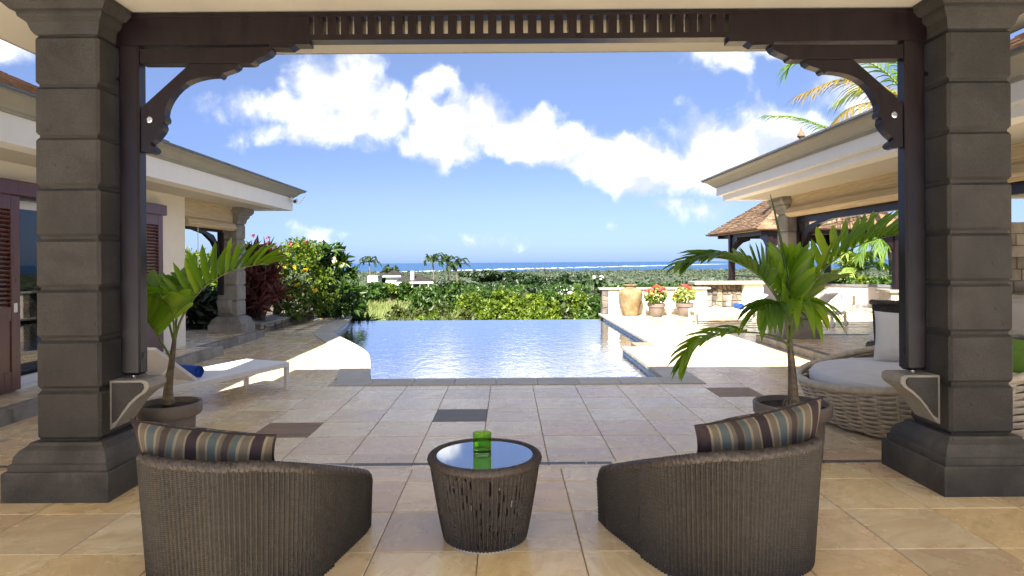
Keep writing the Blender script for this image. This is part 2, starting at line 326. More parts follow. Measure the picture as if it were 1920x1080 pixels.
# ------------------------------------------------------------------ mesh helpers
ORG = {}
class MB:
    def __init__(s): s.v = []; s.f = []
    def add(s, vs, fs):
        o = len(s.v); s.v += [tuple(map(float, q)) for q in vs]; s.f += [tuple(i + o for i in q) for q in fs]; return s
    def box(s, x0, x1, y0, y1, z0, z1, c=0.0):
        if x0 > x1: x0, x1 = x1, x0
        if y0 > y1: y0, y1 = y1, y0
        if c <= 0:
            return s.add([(x0, y0, z0), (x1, y0, z0), (x1, y1, z0), (x0, y1, z0), (x0, y0, z1), (x1, y0, z1), (x1, y1, z1), (x0, y1, z1)],
                         [(0, 3, 2, 1), (4, 5, 6, 7), (0, 1, 5, 4), (1, 2, 6, 5), (2, 3, 7, 6), (3, 0, 4, 7)])
        bm = bmesh.new(); bmesh.ops.create_cube(bm, size=1)
        for q in bm.verts: q.co = Vector(((x0 + x1) / 2 + q.co.x * (x1 - x0), (y0 + y1) / 2 + q.co.y * (y1 - y0), (z0 + z1) / 2 + q.co.z * (z1 - z0)))
        bmesh.ops.bevel(bm, geom=list(bm.edges), offset=min(c, (x1 - x0) * .45, (y1 - y0) * .45, (z1 - z0) * .45), segments=1, affect='EDGES')
        return s.bm(bm)
    def bm(s, bm):
        bm.verts.index_update(); s.add([q.co for q in bm.verts], [[q.index for q in f.verts] for f in bm.faces]); bm.free(); return s
    def sq(s, prof, cx, cy, cap=True):           # square lathe: [(half, z)...]
        n = len(prof); vs = []; fs = []
        for h, z in prof:
            hx, hy = (h if isinstance(h, tuple) else (h, h)); vs += [(cx - hx, cy - hy, z), (cx + hx, cy - hy, z), (cx + hx, cy + hy, z), (cx - hx, cy + hy, z)]
        for i in range(n - 1):
            for k in range(4): a = i * 4 + k; c = i * 4 + (k + 1) % 4; fs.append((a, c, c + 4, a + 4))
        if cap: fs.append((3, 2, 1, 0)); fs.append(tuple((n - 1) * 4 + k for k in range(4)))
        return s.add(vs, fs)
    def lathe(s, prof, cx, cy, n=32, cap0=True, cap1=True):
        vs = []; fs = []; m = len(prof)
        for r, z in prof:
            for k in range(n): a = 2 * math.pi * k / n; vs.append((cx + r * math.cos(a), cy + r * math.sin(a), z))
        for i in range(m - 1):
            for k in range(n): a = i * n + k; c = i * n + (k + 1) % n; fs.append((a, c, c + n, a + n))
        if cap0: fs.append(tuple(range(n - 1, -1, -1)))
        if cap1: fs.append(tuple((m - 1) * n + k for k in range(n)))
        return s.add(vs, fs)
    def tube(s, pts, rad, n=8, cap=True):
        P = [Vector(q) for q in pts]; m = len(P)
        rad = rad if hasattr(rad, '__len__') else [rad] * m
        vs = []; fs = []; up = None
        for i in range(m):
            t = (P[min(i + 1, m - 1)] - P[max(i - 1, 0)]).normalized()
            if up is None: up = Vector((0, 0, 1)) if abs(t.z) < 0.9 else Vector((1, 0, 0))
            a = t.cross(up).normalized(); c = a.cross(t).normalized(); up = c
            for k in range(n):
                th = 2 * math.pi * k / n; vs.append(P[i] + rad[i] * (math.cos(th) * a + math.sin(th) * c))
        for i in range(m - 1):
            for k in range(n): a = i * n + k; c = i * n + (k + 1) % n; fs.append((a, c, c + n, a + n))
        if cap: fs.append(tuple(range(n - 1, -1, -1))); fs.append(tuple((m - 1) * n + k for k in range(n)))
        return s.add(vs, fs)
    def prism(s, poly, axis, a0, a1):            # poly in the other two axes; axis 0=x 1=y 2=z
        n = len(poly)
        def pt(q, a): return {0: (a, q[0], q[1]), 1: (q[0], a, q[1]), 2: (q[0], q[1], a)}[axis]
        vs = [pt(q, a0) for q in poly] + [pt(q, a1) for q in poly]
        fs = [tuple(range(n - 1, -1, -1)), tuple(range(n, 2 * n))] + [(k, (k + 1) % n, n + (k + 1) % n, n + k) for k in range(n)]
        return s.add(vs, fs)
    def sweep(s, path, prof):                    # path of (x,y), prof of (offset to the left of travel, z)
        P = [Vector(q) for q in path]; vs = []; fs = []; m = len(prof)
        for i, q in enumerate(P):
            t0 = (q - P[i - 1]).normalized() if i > 0 else None; t1 = (P[i + 1] - q).normalized() if i < len(P) - 1 else None
            t0 = t0 or t1; t1 = t1 or t0
            nrm = Vector((-(t0 + t1).y, (t0 + t1).x)).normalized(); k = 1 / max(0.3, nrm.dot(Vector((-t0.y, t0.x))))
            for off, z in prof: vs.append((q.x + nrm.x * off * k, q.y + nrm.y * off * k, z))
        for i in range(len(P) - 1):
            for j in range(m): a = i * m + j; c = i * m + (j + 1) % m; fs.append((a, a + m, c + m, c))
        fs.append(tuple(range(m))); fs.append(tuple((len(P) - 1) * m + j for j in range(m - 1, -1, -1)))
        return s.add(vs, fs)
def tag(o, label=None, cat=None, group=None, kind=None):
    if label: o['label'] = label
    if cat: o['category'] = cat
    if group: o['group'] = group
    if kind: o['kind'] = kind
    return o
def root(name, loc, label=None, cat=None, group=None, kind=None, local=False, rz=0.0):
    o = bpy.data.objects.new(name, None); COL.objects.link(o); o.location = loc; o.rotation_euler = (0, 0, rz); o.empty_display_size = 0.1
    ORG[o.name] = Vector((0, 0, 0)) if local else Vector(loc)
    return tag(o, label, cat, group, kind)
def fixn(me):
    bm = bmesh.new(); bm.from_mesh(me); bmesh.ops.recalc_face_normals(bm, faces=bm.faces); bm.to_mesh(me); bm.free()
def part(name, mb, mat, parent=None, smooth=False, kind=None, label=None, recalc=True, loc=None):
    org = ORG[parent.name] if parent is not None else (Vector(loc) if loc else Vector((0, 0, 0)))
    me = bpy.data.meshes.new(name)
    me.from_pydata([(q[0] - org.x, q[1] - org.y, q[2] - org.z) for q in mb.v], [], mb.f)
    if recalc: fixn(me)
    me.materials.append(mat if not isinstance(mat, str) else M[mat])
    if smooth:
        me.polygons.foreach_set('use_smooth', [True] * len(me.polygons))
        if smooth != 'all': me.set_sharp_from_angle(angle=R(40))
    o = bpy.data.objects.new(name, me); COL.objects.link(o)
    if parent is not None: o.parent = parent
    elif loc: o.location = loc
    ORG[o.name] = org
    return tag(o, label, None, None, kind)
def npmesh(name, V, Fc, mat, parent=None, rnd=None, smooth=False, kind=None, uv=None, loc=None):
    org = ORG[parent.name] if parent is not None else (Vector(loc) if loc else Vector((0, 0, 0)))
    V = np.asarray(V, dtype=np.float64) - np.array(org); Fc = np.asarray(Fc, dtype=np.int32); k = Fc.shape[1]
    me = bpy.data.meshes.new(name); me.vertices.add(len(V)); me.vertices.foreach_set('co', V.astype(np.float32).ravel())
    me.loops.add(Fc.size); me.loops.foreach_set('vertex_index', Fc.ravel())
    me.polygons.add(len(Fc)); me.polygons.foreach_set('loop_start', np.arange(0, Fc.size, k, dtype=np.int32))
    me.polygons.foreach_set('loop_total', np.full(len(Fc), k, dtype=np.int32))
    if rnd is not None:
        a = me.attributes.new('rnd', 'FLOAT', 'POINT'); a.data.foreach_set('value', np.asarray(rnd, dtype=np.float32))
    if uv is not None:
        l = me.uv_layers.new(name='UVMap'); l.data.foreach_set('uv', np.asarray(uv, dtype=np.float32)[Fc.ravel()].ravel())
    me.update(calc_edges=True)
    if smooth: me.polygons.foreach_set('use_smooth', np.ones(len(Fc), dtype=bool))
    me.materials.append(mat if not isinstance(mat, str) else M[mat])
    o = bpy.data.objects.new(name, me); COL.objects.link(o)
    if parent is not None: o.parent = parent
    elif loc: o.location = loc
    ORG[o.name] = org
    return tag(o, None, None, None, kind)
def share(name, me, parent, loc, rot=(0, 0, 0), mat=None):
    o = bpy.data.objects.new(name, me); COL.objects.link(o); o.parent = parent; o.location = loc; o.rotation_euler = rot
    ORG[o.name] = ORG[parent.name]; return o
def copy_tree(o, parent=None):
    c = o.copy(); COL.objects.link(c); c.parent = parent; ORG[c.name] = ORG.get(o.name, Vector((0, 0, 0)))
    for ch in list(o.children): copy_tree(ch, c)
    return c
def catmull(pts, n):
    P = [np.array(q, float) for q in pts]; P = [2 * P[0] - P[1]] + P + [2 * P[-1] - P[-2]]; out = []
    m = len(P) - 3
    for i in range(n + 1):
        t = i / n * m; k = min(int(t), m - 1); t -= k; a, b_, c, d = P[k:k + 4]
        out.append(0.5 * (2 * b_ + (c - a) * t + (2 * a - 5 * b_ + 4 * c - d) * t * t + (3 * b_ - a - 3 * c + d) * t ** 3))
    return out

# ------------------------------------------------------------------ terrain, sea
TY = np.array([-60, 10, 19, 40, 100, 190, 300, 600, 1200, 2500, 3900, 5200, 6000])
TZ = np.array([-2.6, -2.6, -2.7, -3.6, -5.4, -7.6, -12, -24, -38, -52.5, -57.4, -60.5, -66])
def ground_z(x, y): return np.interp(y, TY, TZ) + 0.0
ys = np.concatenate([np.linspace(-60, 18, 8), np.geomspace(19, 6000, 70)]); V = []; 
for y in ys:
    half = 60 + abs(y) * 1.5
    for k in range(41):
        x = (k / 20 - 1) * half; V.append((x, y, ground_z(x, y) + (0.012 * max(0, y - 30) ** 0.6 * math.sin(x * 0.02 + y * 0.013) if y < 4000 else 0)))
Fc = [(i * 41 + k, i * 41 + k + 1, (i + 1) * 41 + k + 1, (i + 1) * 41 + k) for i in range(len(ys) - 1) for k in range(40)]
npmesh('terrain', V, Fc, 'terrain', smooth=True, kind='structure')
part('sea', MB().add([(-120000, 3900, -58), (120000, 3900, -58), (120000, 150000, -58), (-120000, 150000, -58)], [(0, 1, 2, 3)]), 'sea', kind='structure', recalc=False)
# surf breaking on the reef: broken strips of foam on the water
mb = MB()
for k in range(90):
    xp = 560 + k * 9 + random.uniform(-3, 3); v_ = 18.0 - (xp - 680) * .0180 + random.uniform(-.35, .35); d = 59.4 * F / v_; cx_ = (xp - 951) * d / F; L = d / F * random.uniform(6, 15); wd = d * random.uniform(.03, .11)
    mb.add([(cx_ - L / 2, d, -57.4), (cx_, d - wd * .3, -57.4), (cx_ + L / 2, d + 10, -57.4), (cx_ + L * .3, d + wd, -57.4), (cx_ - L * .3, d + wd * .8, -57.4)], [(0, 1, 2, 3, 4)])
part('surf', mb, 'surf', kind='stuff', recalc=False)

# ------------------------------------------------------------------ veranda floor (tiles laid one by one)
def tile_mesh(name, w_, d_, mat, c=0.004):
    mb = MB().box(-w_ / 2, w_ / 2, -d_ / 2, d_ / 2, -0.03, 0, c); me = bpy.data.meshes.new(name); me.from_pydata(mb.v, [], mb.f); fixn(me); me.materials.append(M[mat]); return me
fl = part('floor', MB().box(-4.72, 4.75, 1.16, 4.71, -0.3, -0.006), 'grout', kind='structure')
part('bounce_floor', MB().box(-14, 14, -16, 1.156, -2.6, -0.004), pm('bounce_pale', (.70, .69, .66), (.78, .77, .74), 2, .7, .1), kind='structure')  # unseen pale floor added behind the camera to bounce sunlight onto the veranda
GAP = 0.006
xs = [-0.16 + 0.541 * k for k in range(-9, 10)]; yl = [4.38 - 0.537 * k for k in range(0, 7)]
yl = [4.715] + yl
full = tile_mesh('tile', 0.541 - GAP, 0.537 - GAP, 'tile'); cut = tile_mesh('tile', 0.541 - GAP, 0.335 - GAP, 'tile')
for j in range(len(yl) - 1):
    for i in range(len(xs) - 1):
        x0, x1 = xs[i], xs[i + 1]
        if x0 < -4.75 or x1 > 4.9: continue
        jig = random.uniform(-.0012, .0012)
        share('tile', cut if j == 0 else full, fl, ((x0 + x1) / 2, (yl[j] + yl[j + 1]) / 2, jig))
mb = MB()
for k in range(-8, 9): part('strip_stone', MB().box(k * .58 + .003, k * .58 + .577, 4.722, 4.786, -.04, 0.001, .003), 'strip', fl)

# ------------------------------------------------------------------ pool outline
PL = [(8.22, -1.78), (9.14, -1.97), (10.42, -2.27), (11.25, -2.58), (12.1, -2.97), (13.1, -3.46), (13.8, -3.74), (14.7, -3.90), (15.9, -4.05), (17.9, -4.37)]
lc = catmull([(x, y, 0) for y, x in PL], 60); LC = np.array(lc)[:, :2]
tn = np.gradient(LC, axis=0); tn /= np.linalg.norm(tn, axis=1)[:, None]; NRM = np.stack([-tn[:, 1], tn[:, 0]], 1)
CW = 0.43
LO = LC + NRM * CW; LO[0] = (LC[0][0] - CW, 8.22)
def x_in(y): return float(np.interp(y, LC[:, 1], LC[:, 0]))
def x_out(y): return float(np.interp(y, LO[:, 1], LO[:, 0]))
XR1, XR2, YJ, YN, YF, WZ = 2.0, 2.62, 11.15, 8.22, 17.6, -0.10

# ------------------------------------------------------------------ pool deck
def deck_lo(y): return -4.71 if y < 10.57 else (-5.0 if y < 13.1 else -5.32)
def deck_hi(y): return 4.62 if y < 11.85 else 13.2
dk = part('pool_deck', MB().box(-5.0, 4.7, 4.79, 7.9, -2.6, -.008)
          .prism([(-5.4, 7.9)] + [(p[0] - .2, p[1]) for p in LC if p[1] > 7.9] + [(-5.4, 17.9)], 2, -2.6, -.008)
          .box(2.3, 4.7, 7.9, 11.9, -2.6, -.008).box(2.8, 13.3, 11.9, 18.55, -2.6, -.008).box(5.4, 13.3, 18.55, 24.2, -2.6, -.008), 'grout', kind='structure')
cells = []
X0 = [0.30 + 0.51 * k for k in range(-12, 27)]; Y0 = sorted([4.79, 7.80] + [5.0 + 0.51 * k for k in range(0, 38)])
for j in range(len(Y0) - 1):
    y0, y1 = Y0[j] + GAP / 2, Y0[j + 1] - GAP / 2; ym = (y0 + y1) / 2
    for i in range(len(X0) - 1):
        x0, x1 = X0[i] + GAP / 2, X0[i + 1] - GAP / 2; xm = (x0 + x1) / 2
        regs = []
        if ym < 7.8: regs = [(lambda y: deck_lo(y), lambda y: deck_hi(y))]
        else:
            regs = [(deck_lo, lambda y: x_out(max(y, 8.22)) if y < 17.9 else -9)]
            regs.append((lambda y: XR1 + CW + .004 if y < YJ - CW else XR2 + CW + .004, deck_hi))
        for rl, rh in regs:
            if ym > 17.9 and xm < 2: continue
            if ym > 18.45 and xm < 5.5: continue
            yy1 = min(y1, 7.795) if y0 < 7.795 < y1 else y1
            q = [(min(max(x, rl(ym)), rh(y) if xm < 0 else rh(ym)), y) for x, y in ((x0, y0), (x1, y0), (x1, yy1), (x0, yy1))]
            wd = max(q[1][0] - q[0][0], q[2][0] - q[3][0])
            if wd < 0.03: continue
            cells.append((q, (i, j), q == [(x0, y0), (x1, y0), (x1, y1), (x0, y1)]))
def px_area(q):
    ym = sum(p[1] for p in q) / 4; xm = sum(p[0] for p in q) / 4
    return (-1 if abs(xm / ym) > 0.83 else 1.0) / ym ** 3
cells.sort(key=lambda c: -px_area(c[0]))
dfull = tile_mesh('tile', 0.51 - GAP, 0.51 - GAP, 'tile'); dbrown = tile_mesh('tile', 0.51 - GAP, 0.51 - GAP, 'tile_brown'); dgrey = tile_mesh('tile', 0.51 - GAP, 0.51 - GAP, 'tile_grey')
rest_v, rest_f, rest_r = [], [], []
for n, (q, (i, j), whole) in enumerate(cells):
    cx, cy = sum(p[0] for p in q) / 4, sum(p[1] for p in q) / 4
    if n < 300:
        me = dfull
        for (sx, sy), alt in {(-2.0, 5.75): dbrown, (-.46, 6.26): dgrey, (2.60, 7.3): dbrown}.items():
            if abs(cx - sx) < .25 and abs(cy - sy) < .25: me = alt
        if whole: share('tile', me, dk, (cx, cy, random.uniform(-.001, .001)))
        else: part('tile', MB().prism(q, 2, -.03, 0), 'tile', dk)
    else:
        o = len(rest_v); rest_v += [(p[0], p[1], 0.0) for p in q] + [(p[0], p[1], -.03) for p in q]; r = random.random(); rest_r += [r] * 8
        rest_f += [(o, o + 1, o + 2, o + 3)] + [(o + 4 + k, o + 4 + (k + 1) % 4, o + (k + 1) % 4, o + k) for k in range(4)]
npmesh('paving', rest_v, rest_f, 'tile_far', dk, rest_r, kind='stuff')

# coping stones round the pool
cp = part('pool_coping', MB().box(-2.2, 2.4, 7.802, 8.2, -.3, -.012), 'grout', kind='structure')
def cop(mb): part('coping_stone', mb, 'coping', cp)
xk = np.arange(-2.21, 2.44, 0.515); xk = list(xk[:-1]) + [2.43]
for a, c in zip(xk[:-1], xk[1:]): cop(MB().box(a + .002, c - .002, 7.80, YN, -.045, .012, .006))
yk = np.linspace(YN, YJ - CW, 6)
for a, c in zip(yk[:-1], yk[1:]): cop(MB().box(XR1, XR1 + CW, a + .002, c - .002, -.045, .012, .006))
cop(MB().box(XR1, XR1 + 0.515, YJ - CW + .002, YJ, -.045, .012, .006)); cop(MB().box(XR1 + .519, XR2 + CW, YJ - CW + .002, YJ, -.045, .012, .006))
yk = np.linspace(YJ, 18.4, 15)
for a, c in zip(yk[:-1], yk[1:]): cop(MB().box(XR2, XR2 + CW, a + .002, c - .002, -.045, .012, .006))
for a in range(0, 60, 4):
    inner = [tuple(LC[k]) for k in range(a, a + 5)]; outer = [tuple(LO[k]) for k in range(a, a + 5)]
    if a == 0: inner[0] = (inner[0][0], YN + .002); outer[0] = (outer[0][0], YN + .002)
    cop(MB().prism(inner + outer[::-1], 2, -.045, .012))
# basin and water
out_l = [(p[0] - .012, p[1]) for p in LC if p[1] < YF] + [(x_in(YF) - .012, YF)]
outline = out_l + [(XR2 + .012, YF), (XR2 + .012, YJ + .012), (XR1 + .012, YJ + .012), (XR1 + .012, YN - .012), (out_l[0][0], YN - .012)]
n = len(outline); mb = MB()
mb.add([(x, y, -.24) for x, y in outline] + [(x, y, -1.35) for x, y in outline], [(k, (k + 1) % n, n + (k + 1) % n, n + k) for k in range(n)] + [tuple(range(n, 2 * n))])
ba = part('pool_basin', mb, 'pooltile', kind='structure', recalc=False)
k0 = len(out_l) - 1
part('waterline_band', MB().add([(x, y, -.03) for x, y in outline] + [(x, y, -.24) for x, y in outline], [(k, (k + 1) % n, n + (k + 1) % n, n + k) for k in range(n) if k != k0]), 'waterline', ba, recalc=False)
part('weir', MB().box(x_in(YF) - .3, XR2 + .3, YF + .001, YF + .22, -2.6, -.112), 'waterline', ba)
part('ledge', MB().box(x_in(15.7) + .01, XR2, 15.5, 15.9, -1.3, -.15), pm('pale_mosaic', (.50, .66, .74), (.6, .74, .8), 8, .4), ba)
wp = [(x, y + (.14 if y > YF - .01 else 0)) for x, y in outline]
part('water', MB().add([(x, y, WZ) for x, y in wp], [tuple(range(n))]), 'water', kind='structure', recalc=False)

# ------------------------------------------------------------------ stone columns
def block_mesh(h, half, c=0.014):
    mb = MB().box(-half, half, -half, half, -h / 2, h / 2, c); me = bpy.data.meshes.new('stone_block'); me.from_pydata(mb.v, [], mb.f); fixn(me); me.materials.append(M['column']); return me
BLK = {}
def column(parent, cx, cy, z0, top, nblk, bh, half=.21, s=1.0, mat='column', pl='column_plinth'):
    zb = z0 + .354 * s; zc = zb + nblk * bh
    col = part('stone_column', MB().box(cx - half + .022, cx + half - .022, cy - half + .022, cy + half - .022, z0 + .1, top), mat, parent)
    e = half - .21
    part('plinth', MB().sq([(.34 + e, z0), (.34 + e, z0 + .180 * s), (.332 + e, z0 + .190 * s)], cx, cy), pl, col)
    part('base_moulding', MB().sq([(.315 + e, z0 + .188 * s), (.315 + e, z0 + .232 * s), (.30 + e, z0 + .24 * s), (.295 + e, z0 + .275 * s), (.275 + e, z0 + .31 * s), (.24 + e, z0 + .335 * s), (.232 + e, z0 + .352 * s)], cx, cy), pl, col)
    key = (round(bh, 4), half, mat)
    if key not in BLK:
        BLK[key] = block_mesh(bh - .020, half, .018); BLK[key].materials[0] = M[mat]
    org = ORG[parent.name]
    for k in range(nblk):
        share('stone_block', BLK[key], col, (cx - org.x, cy - org.y, zb + (k + .5) * bh - org.z), (0, 0, R(90) * random.randrange(4)))
    ch = top - zc
    part('capital', MB().sq([(.205 + e, zc), (.22 + e, zc + .02 * ch / .22), (.235 + e, zc + ch * .30), (.27 + e, zc + ch * .42), (.275 + e, zc + ch * .50), (.275 + e, zc + ch * .56), (.30 + e, zc + ch * .58), (.325 + e, zc + ch * .70), (.335 + e, zc + ch * .74), (.335 + e, top)], cx, cy), mat, col)
    return col

# ------------------------------------------------------------------ the veranda the picture is taken from
pv = root('veranda_pavilion', (0, 1.2, 0), 'shaded veranda with basalt columns, dark slotted timber beam and scalloped knee braces', 'building')
CLX, CRX, CY = -2.866, 3.09, 4.36
column(pv, CLX, CY, 0, 3.235, 8, .3315); column(pv, CRX, CY, 0, 3.235, 8, .3315)
column(pv, CLX, -.15, 0, 3.235, 8, .3315); column(pv, CRX, -.15, 0, 3.235, 8, .3315)
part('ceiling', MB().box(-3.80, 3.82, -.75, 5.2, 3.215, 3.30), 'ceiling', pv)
part('cornice', MB().sweep([(-3.78, -.75), (-3.78, 5.18), (3.80, 5.18), (3.80, -.75)], [(.02, 3.22), (.06, 3.22), (.10, 3.30), (.14, 3.36), (.14, 3.42), (-.10, 3.42), (-.10, 3.31)]), 'cornice', pv)
part('roof', MB().add([(-3.92, -.85, 3.40), (3.94, -.85, 3.40), (3.94, 5.32, 3.40), (-3.92, 5.32, 3.40), (0.05, 1.9, 5.9), (0.05, 2.6, 5.9)],
                      [(0, 1, 4), (1, 2, 5, 4), (2, 3, 5), (3, 0, 4, 5), (3, 2, 1, 0)]), 'shingle', pv)  # unseen back edge cut short and pitch kept low to let light in
YB0, YB1 = 4.31, 4.41
part('sun_block_slab', MB().box(-4.9, -3.88, -.8, 3.55, 3.43, 3.52), 'cornice', pv); part('sun_block_slab', MB().box(3.9, 4.6, -.8, 4.6, 3.43, 3.52), 'cornice', pv)  # unseen slabs added to block sun through the gaps beside the pavilion roof
PXL, PXR = -2.487, 2.70          # inner faces of the two timber posts
XC = (PXL + PXR) / 2
# slotted beam: rails above and below the slots, a web stile between each pair of slots
BT, BB, ST, SB = 3.205, 2.985, 3.172, 3.050
s0, ds, sw = (587 - VPX) * YB0 / F, 25.1 * YB0 / F, 9.2 * YB0 / F
bl, br = PXL - .115, PXR + .115
xa, xb = s0 - sw / 2, s0 + 31 * ds + sw / 2
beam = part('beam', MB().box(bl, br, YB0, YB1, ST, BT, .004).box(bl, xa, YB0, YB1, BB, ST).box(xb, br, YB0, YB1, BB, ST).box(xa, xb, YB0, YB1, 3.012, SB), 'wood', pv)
for k in range(31): part('web', MB().box(s0 + k * ds + sw / 2, s0 + (k + 1) * ds - sw / 2, YB0 + .001, YB1 - .001, SB, ST), 'wood', beam)
for sgn, px in ((1, PXL), (-1, PXR)):
    part('end_block', MB().box(px - sgn * .155, px - sgn * .115, YB0 + .01, YB1 - .01, BB - .01, BT - .1, .004), 'wood', beam)
    def W(x, y): q = Q(x, y, YB0); return (q[0], q[2]) if sgn > 0 else (2 * XC - q[0], q[2])
    # stepped ogee ends of the beam's cut-out
    part('beam_shoulder', MB().prism([W(505, 89), W(505, 80), W(545, 80), W(568, 70), W(575, 70), W(560, 76), W(553, 84), W(543, 90)], 1, YB0 + .002, YB1 - .002), 'wood', beam)
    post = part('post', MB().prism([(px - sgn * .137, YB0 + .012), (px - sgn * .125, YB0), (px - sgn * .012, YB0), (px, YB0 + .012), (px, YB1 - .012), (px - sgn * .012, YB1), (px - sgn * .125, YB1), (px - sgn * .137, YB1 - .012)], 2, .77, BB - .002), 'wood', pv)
    part('foot', MB().sq([((.05, .035), .75), ((.066, .048), .772)], px - sgn * .0685, (YB0 + YB1) / 2), 'wood', post)
    part('pin', MB().lathe([(.014, .70), (.014, .76)], px - sgn * .0685, (YB0 + YB1) / 2, 10), 'steel', post)
    part('washer_plate', MB().box(px - sgn * .001, px + sgn * .004, YB0 + .03, YB0 + .075, .86, .905, .002), 'wood', post)
    part('bolt', MB().tube([(px - sgn * .137, 4.36, 2.77), (px - sgn * .18, 4.36, 2.77)], .014, 10), 'black', post)
    # rail under the beam and the scalloped knee brace, cut from planks
    rail = [W(262, 92.5), W(509, 89), W(509, 93), W(503, 100), W(493, 105), W(481, 110), W(477, 112), W(474, 117), W(469, 118.5), W(262, 118.5)]
    part('bracket_rail', MB().prism(rail, 1, YB0 + .004, YB1 - .004), 'wood', pv)
    arc = [(446, 118.8), (444, 124), (437, 129), (425, 133), (416, 136), (414, 141), (409, 144), (406, 141), (395, 141), (383, 142.5), (370, 145), (357, 149), (345, 155), (334, 163), (325, 172), (317, 183), (312, 192), (308, 202), (306, 214), (309, 221), (308, 227), (302, 230), (304, 238), (301, 245), (296, 252), (289, 260), (279, 269), (287, 275), (290, 280), (287, 285), (279, 287), (272, 284), (263, 284), (263, 201), (354, 118.8)]
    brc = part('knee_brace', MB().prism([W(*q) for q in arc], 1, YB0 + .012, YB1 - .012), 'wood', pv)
    bx, bz = W(279, 224); part('bolt', MB().tube([(bx, YB0 + .02, bz), (bx, YB0 + .004, bz), (bx, YB0 + .001, bz)], [.022, .022, .014], 14), 'steel', brc)
    # stone console under the post
    cx = CLX + .21 if sgn > 0 else CRX - .21
    prof = [(0, .40), (.03, .42), (.085, .50), (.135, .565), (.19, .615), (.24, .65), (.262, .68), (.258, .715), (.235, .728), (0, .728)]
    con = part('console', MB().prism([(cx + sgn * a, z) for a, z in prof], 1, 4.25, 4.47), 'corbel', pv)
    part('console_panel', MB().prism([(cx + sgn * (.018 + a * .80), .445 + (z - .40) * .82) for a, z in prof], 1, 4.242, 4.478), 'column', con)
# ------------------------------------------------------------------ wings
def eave(parent, path, steps):
    part('fascia', MB().sweep(path, steps), 'white', parent)
    part('cornice', MB().sweep(path, [(.22, 2.862), (-.025, 2.862), (-.03, 2.885), (-.055, 2.89), (-.075, 2.915), (-.13, 2.965), (-.175, 2.985), (-.205, 2.99), (-.205, 3.012), (.22, 3.012)]), 'cornice', parent)
    part('gutter_edge', MB().sweep(path, [(-.16, 3.013), (-.225, 3.013), (-.225, 3.035), (-.16, 3.035)]), 'strip', parent)
def shingle_rows(x_e, z_e, x_r, z_r, y0, y1, course=.17, seed=1):
    rr = random.Random(seed); mb = MB(); L = math.hypot(x_r - x_e, z_r - z_e); nrow = int(L / course); ux, uz = (x_r - x_e) / L, (z_r - z_e) / L; nx, nz = (-uz, ux) if ux > 0 else (uz, -ux)
    for k in range(nrow):
        y = y0 - rr.random() * .2
        while y < y1:
            w_ = rr.uniform(.12, .26); a = max(y, y0); c = min(y + w_ - .004, y1); y += w_
            if c - a < .02: continue
            d0 = k * course - rr.uniform(0, .012); d1 = d0 + course * 1.25; t = .016 + rr.uniform(0, .008)
            q = [(x_e + ux * d0 + nx * t, z_e + uz * d0 + nz * t), (x_e + ux * d1 + nx * .004, z_e + uz * d1 + nz * .004), (x_e + ux * d0, z_e + uz * d0)]
            mb.add([(q[0][0], a, q[0][1]), (q[0][0], c, q[0][1]), (q[1][0], c, q[1][1]), (q[1][0], a, q[1][1]), (q[2][0], a, q[2][1]), (q[2][0], c, q[2][1])], [(0, 1, 2, 3), (4, 5, 1, 0)])
    return mb
lw = root('villa_wing', (-7.5, 8, 0), 'cream villa wing with olive cornice, stone corner column and sliding glass doors by shrubs', 'building')
EX = -4.45
eave(lw, [(EX, 2.0), (EX, 13.25), (-11.0, 13.25)], [(0, 2.6), (0, 2.86), (.25, 2.86), (.25, 2.6)])
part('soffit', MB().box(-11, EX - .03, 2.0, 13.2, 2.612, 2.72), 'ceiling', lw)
part('roof_slab', MB().box(-11, EX - .05, 2.0, 13.2, 2.87, 3.01), 'strip', lw)
part('pitched_roof', MB().prism([(-4.27, 3.03), (-7.5, 4.40), (-10.7, 3.03)], 1, 1.5, 8.0), 'shingle', lw)
part('shingles', shingle_rows(-4.24, 3.032, -7.5, 4.42, 1.5, 8.0), 'shingle', lw, kind='stuff', recalc=False)
WX = -5.33; PZ = .15
part('wall', MB().box(WX - .22, WX, 9.62, 10.55, PZ, 2.615).box(WX - .22, WX, 6.05, 9.62, 2.40, 2.615).box(WX - .22, WX, 1.5, 6.05, PZ, 2.615).box(WX - .22, WX, 6.05, 6.86, PZ, 2.4), 'plaster', lw)
column(lw, -5.50, 12.72, PZ, 2.615, 6, .305, .20, .9, 'greystone', 'greystone')
room = part('room_wall', MB().box(-11, WX - .23, 3.4, 3.6, PZ, 2.61).box(-10.8, -9.3, 10.4, 10.55, PZ, 2.61).box(-6.2, WX - .23, 10.4, 10.549, PZ, 2.61).box(-9.3, -6.2, 10.4, 10.55, 2.3, 2.61), 'room', lw)
part('door_header', MB().box(WX + .001, WX + .11, 5.2, 9.8, 2.25, 2.41, .01), 'wood_red', lw)
part('door_track', MB().box(WX - .2, WX + .06, 6.87, 9.6, 2.22, 2.25), 'wood', lw)
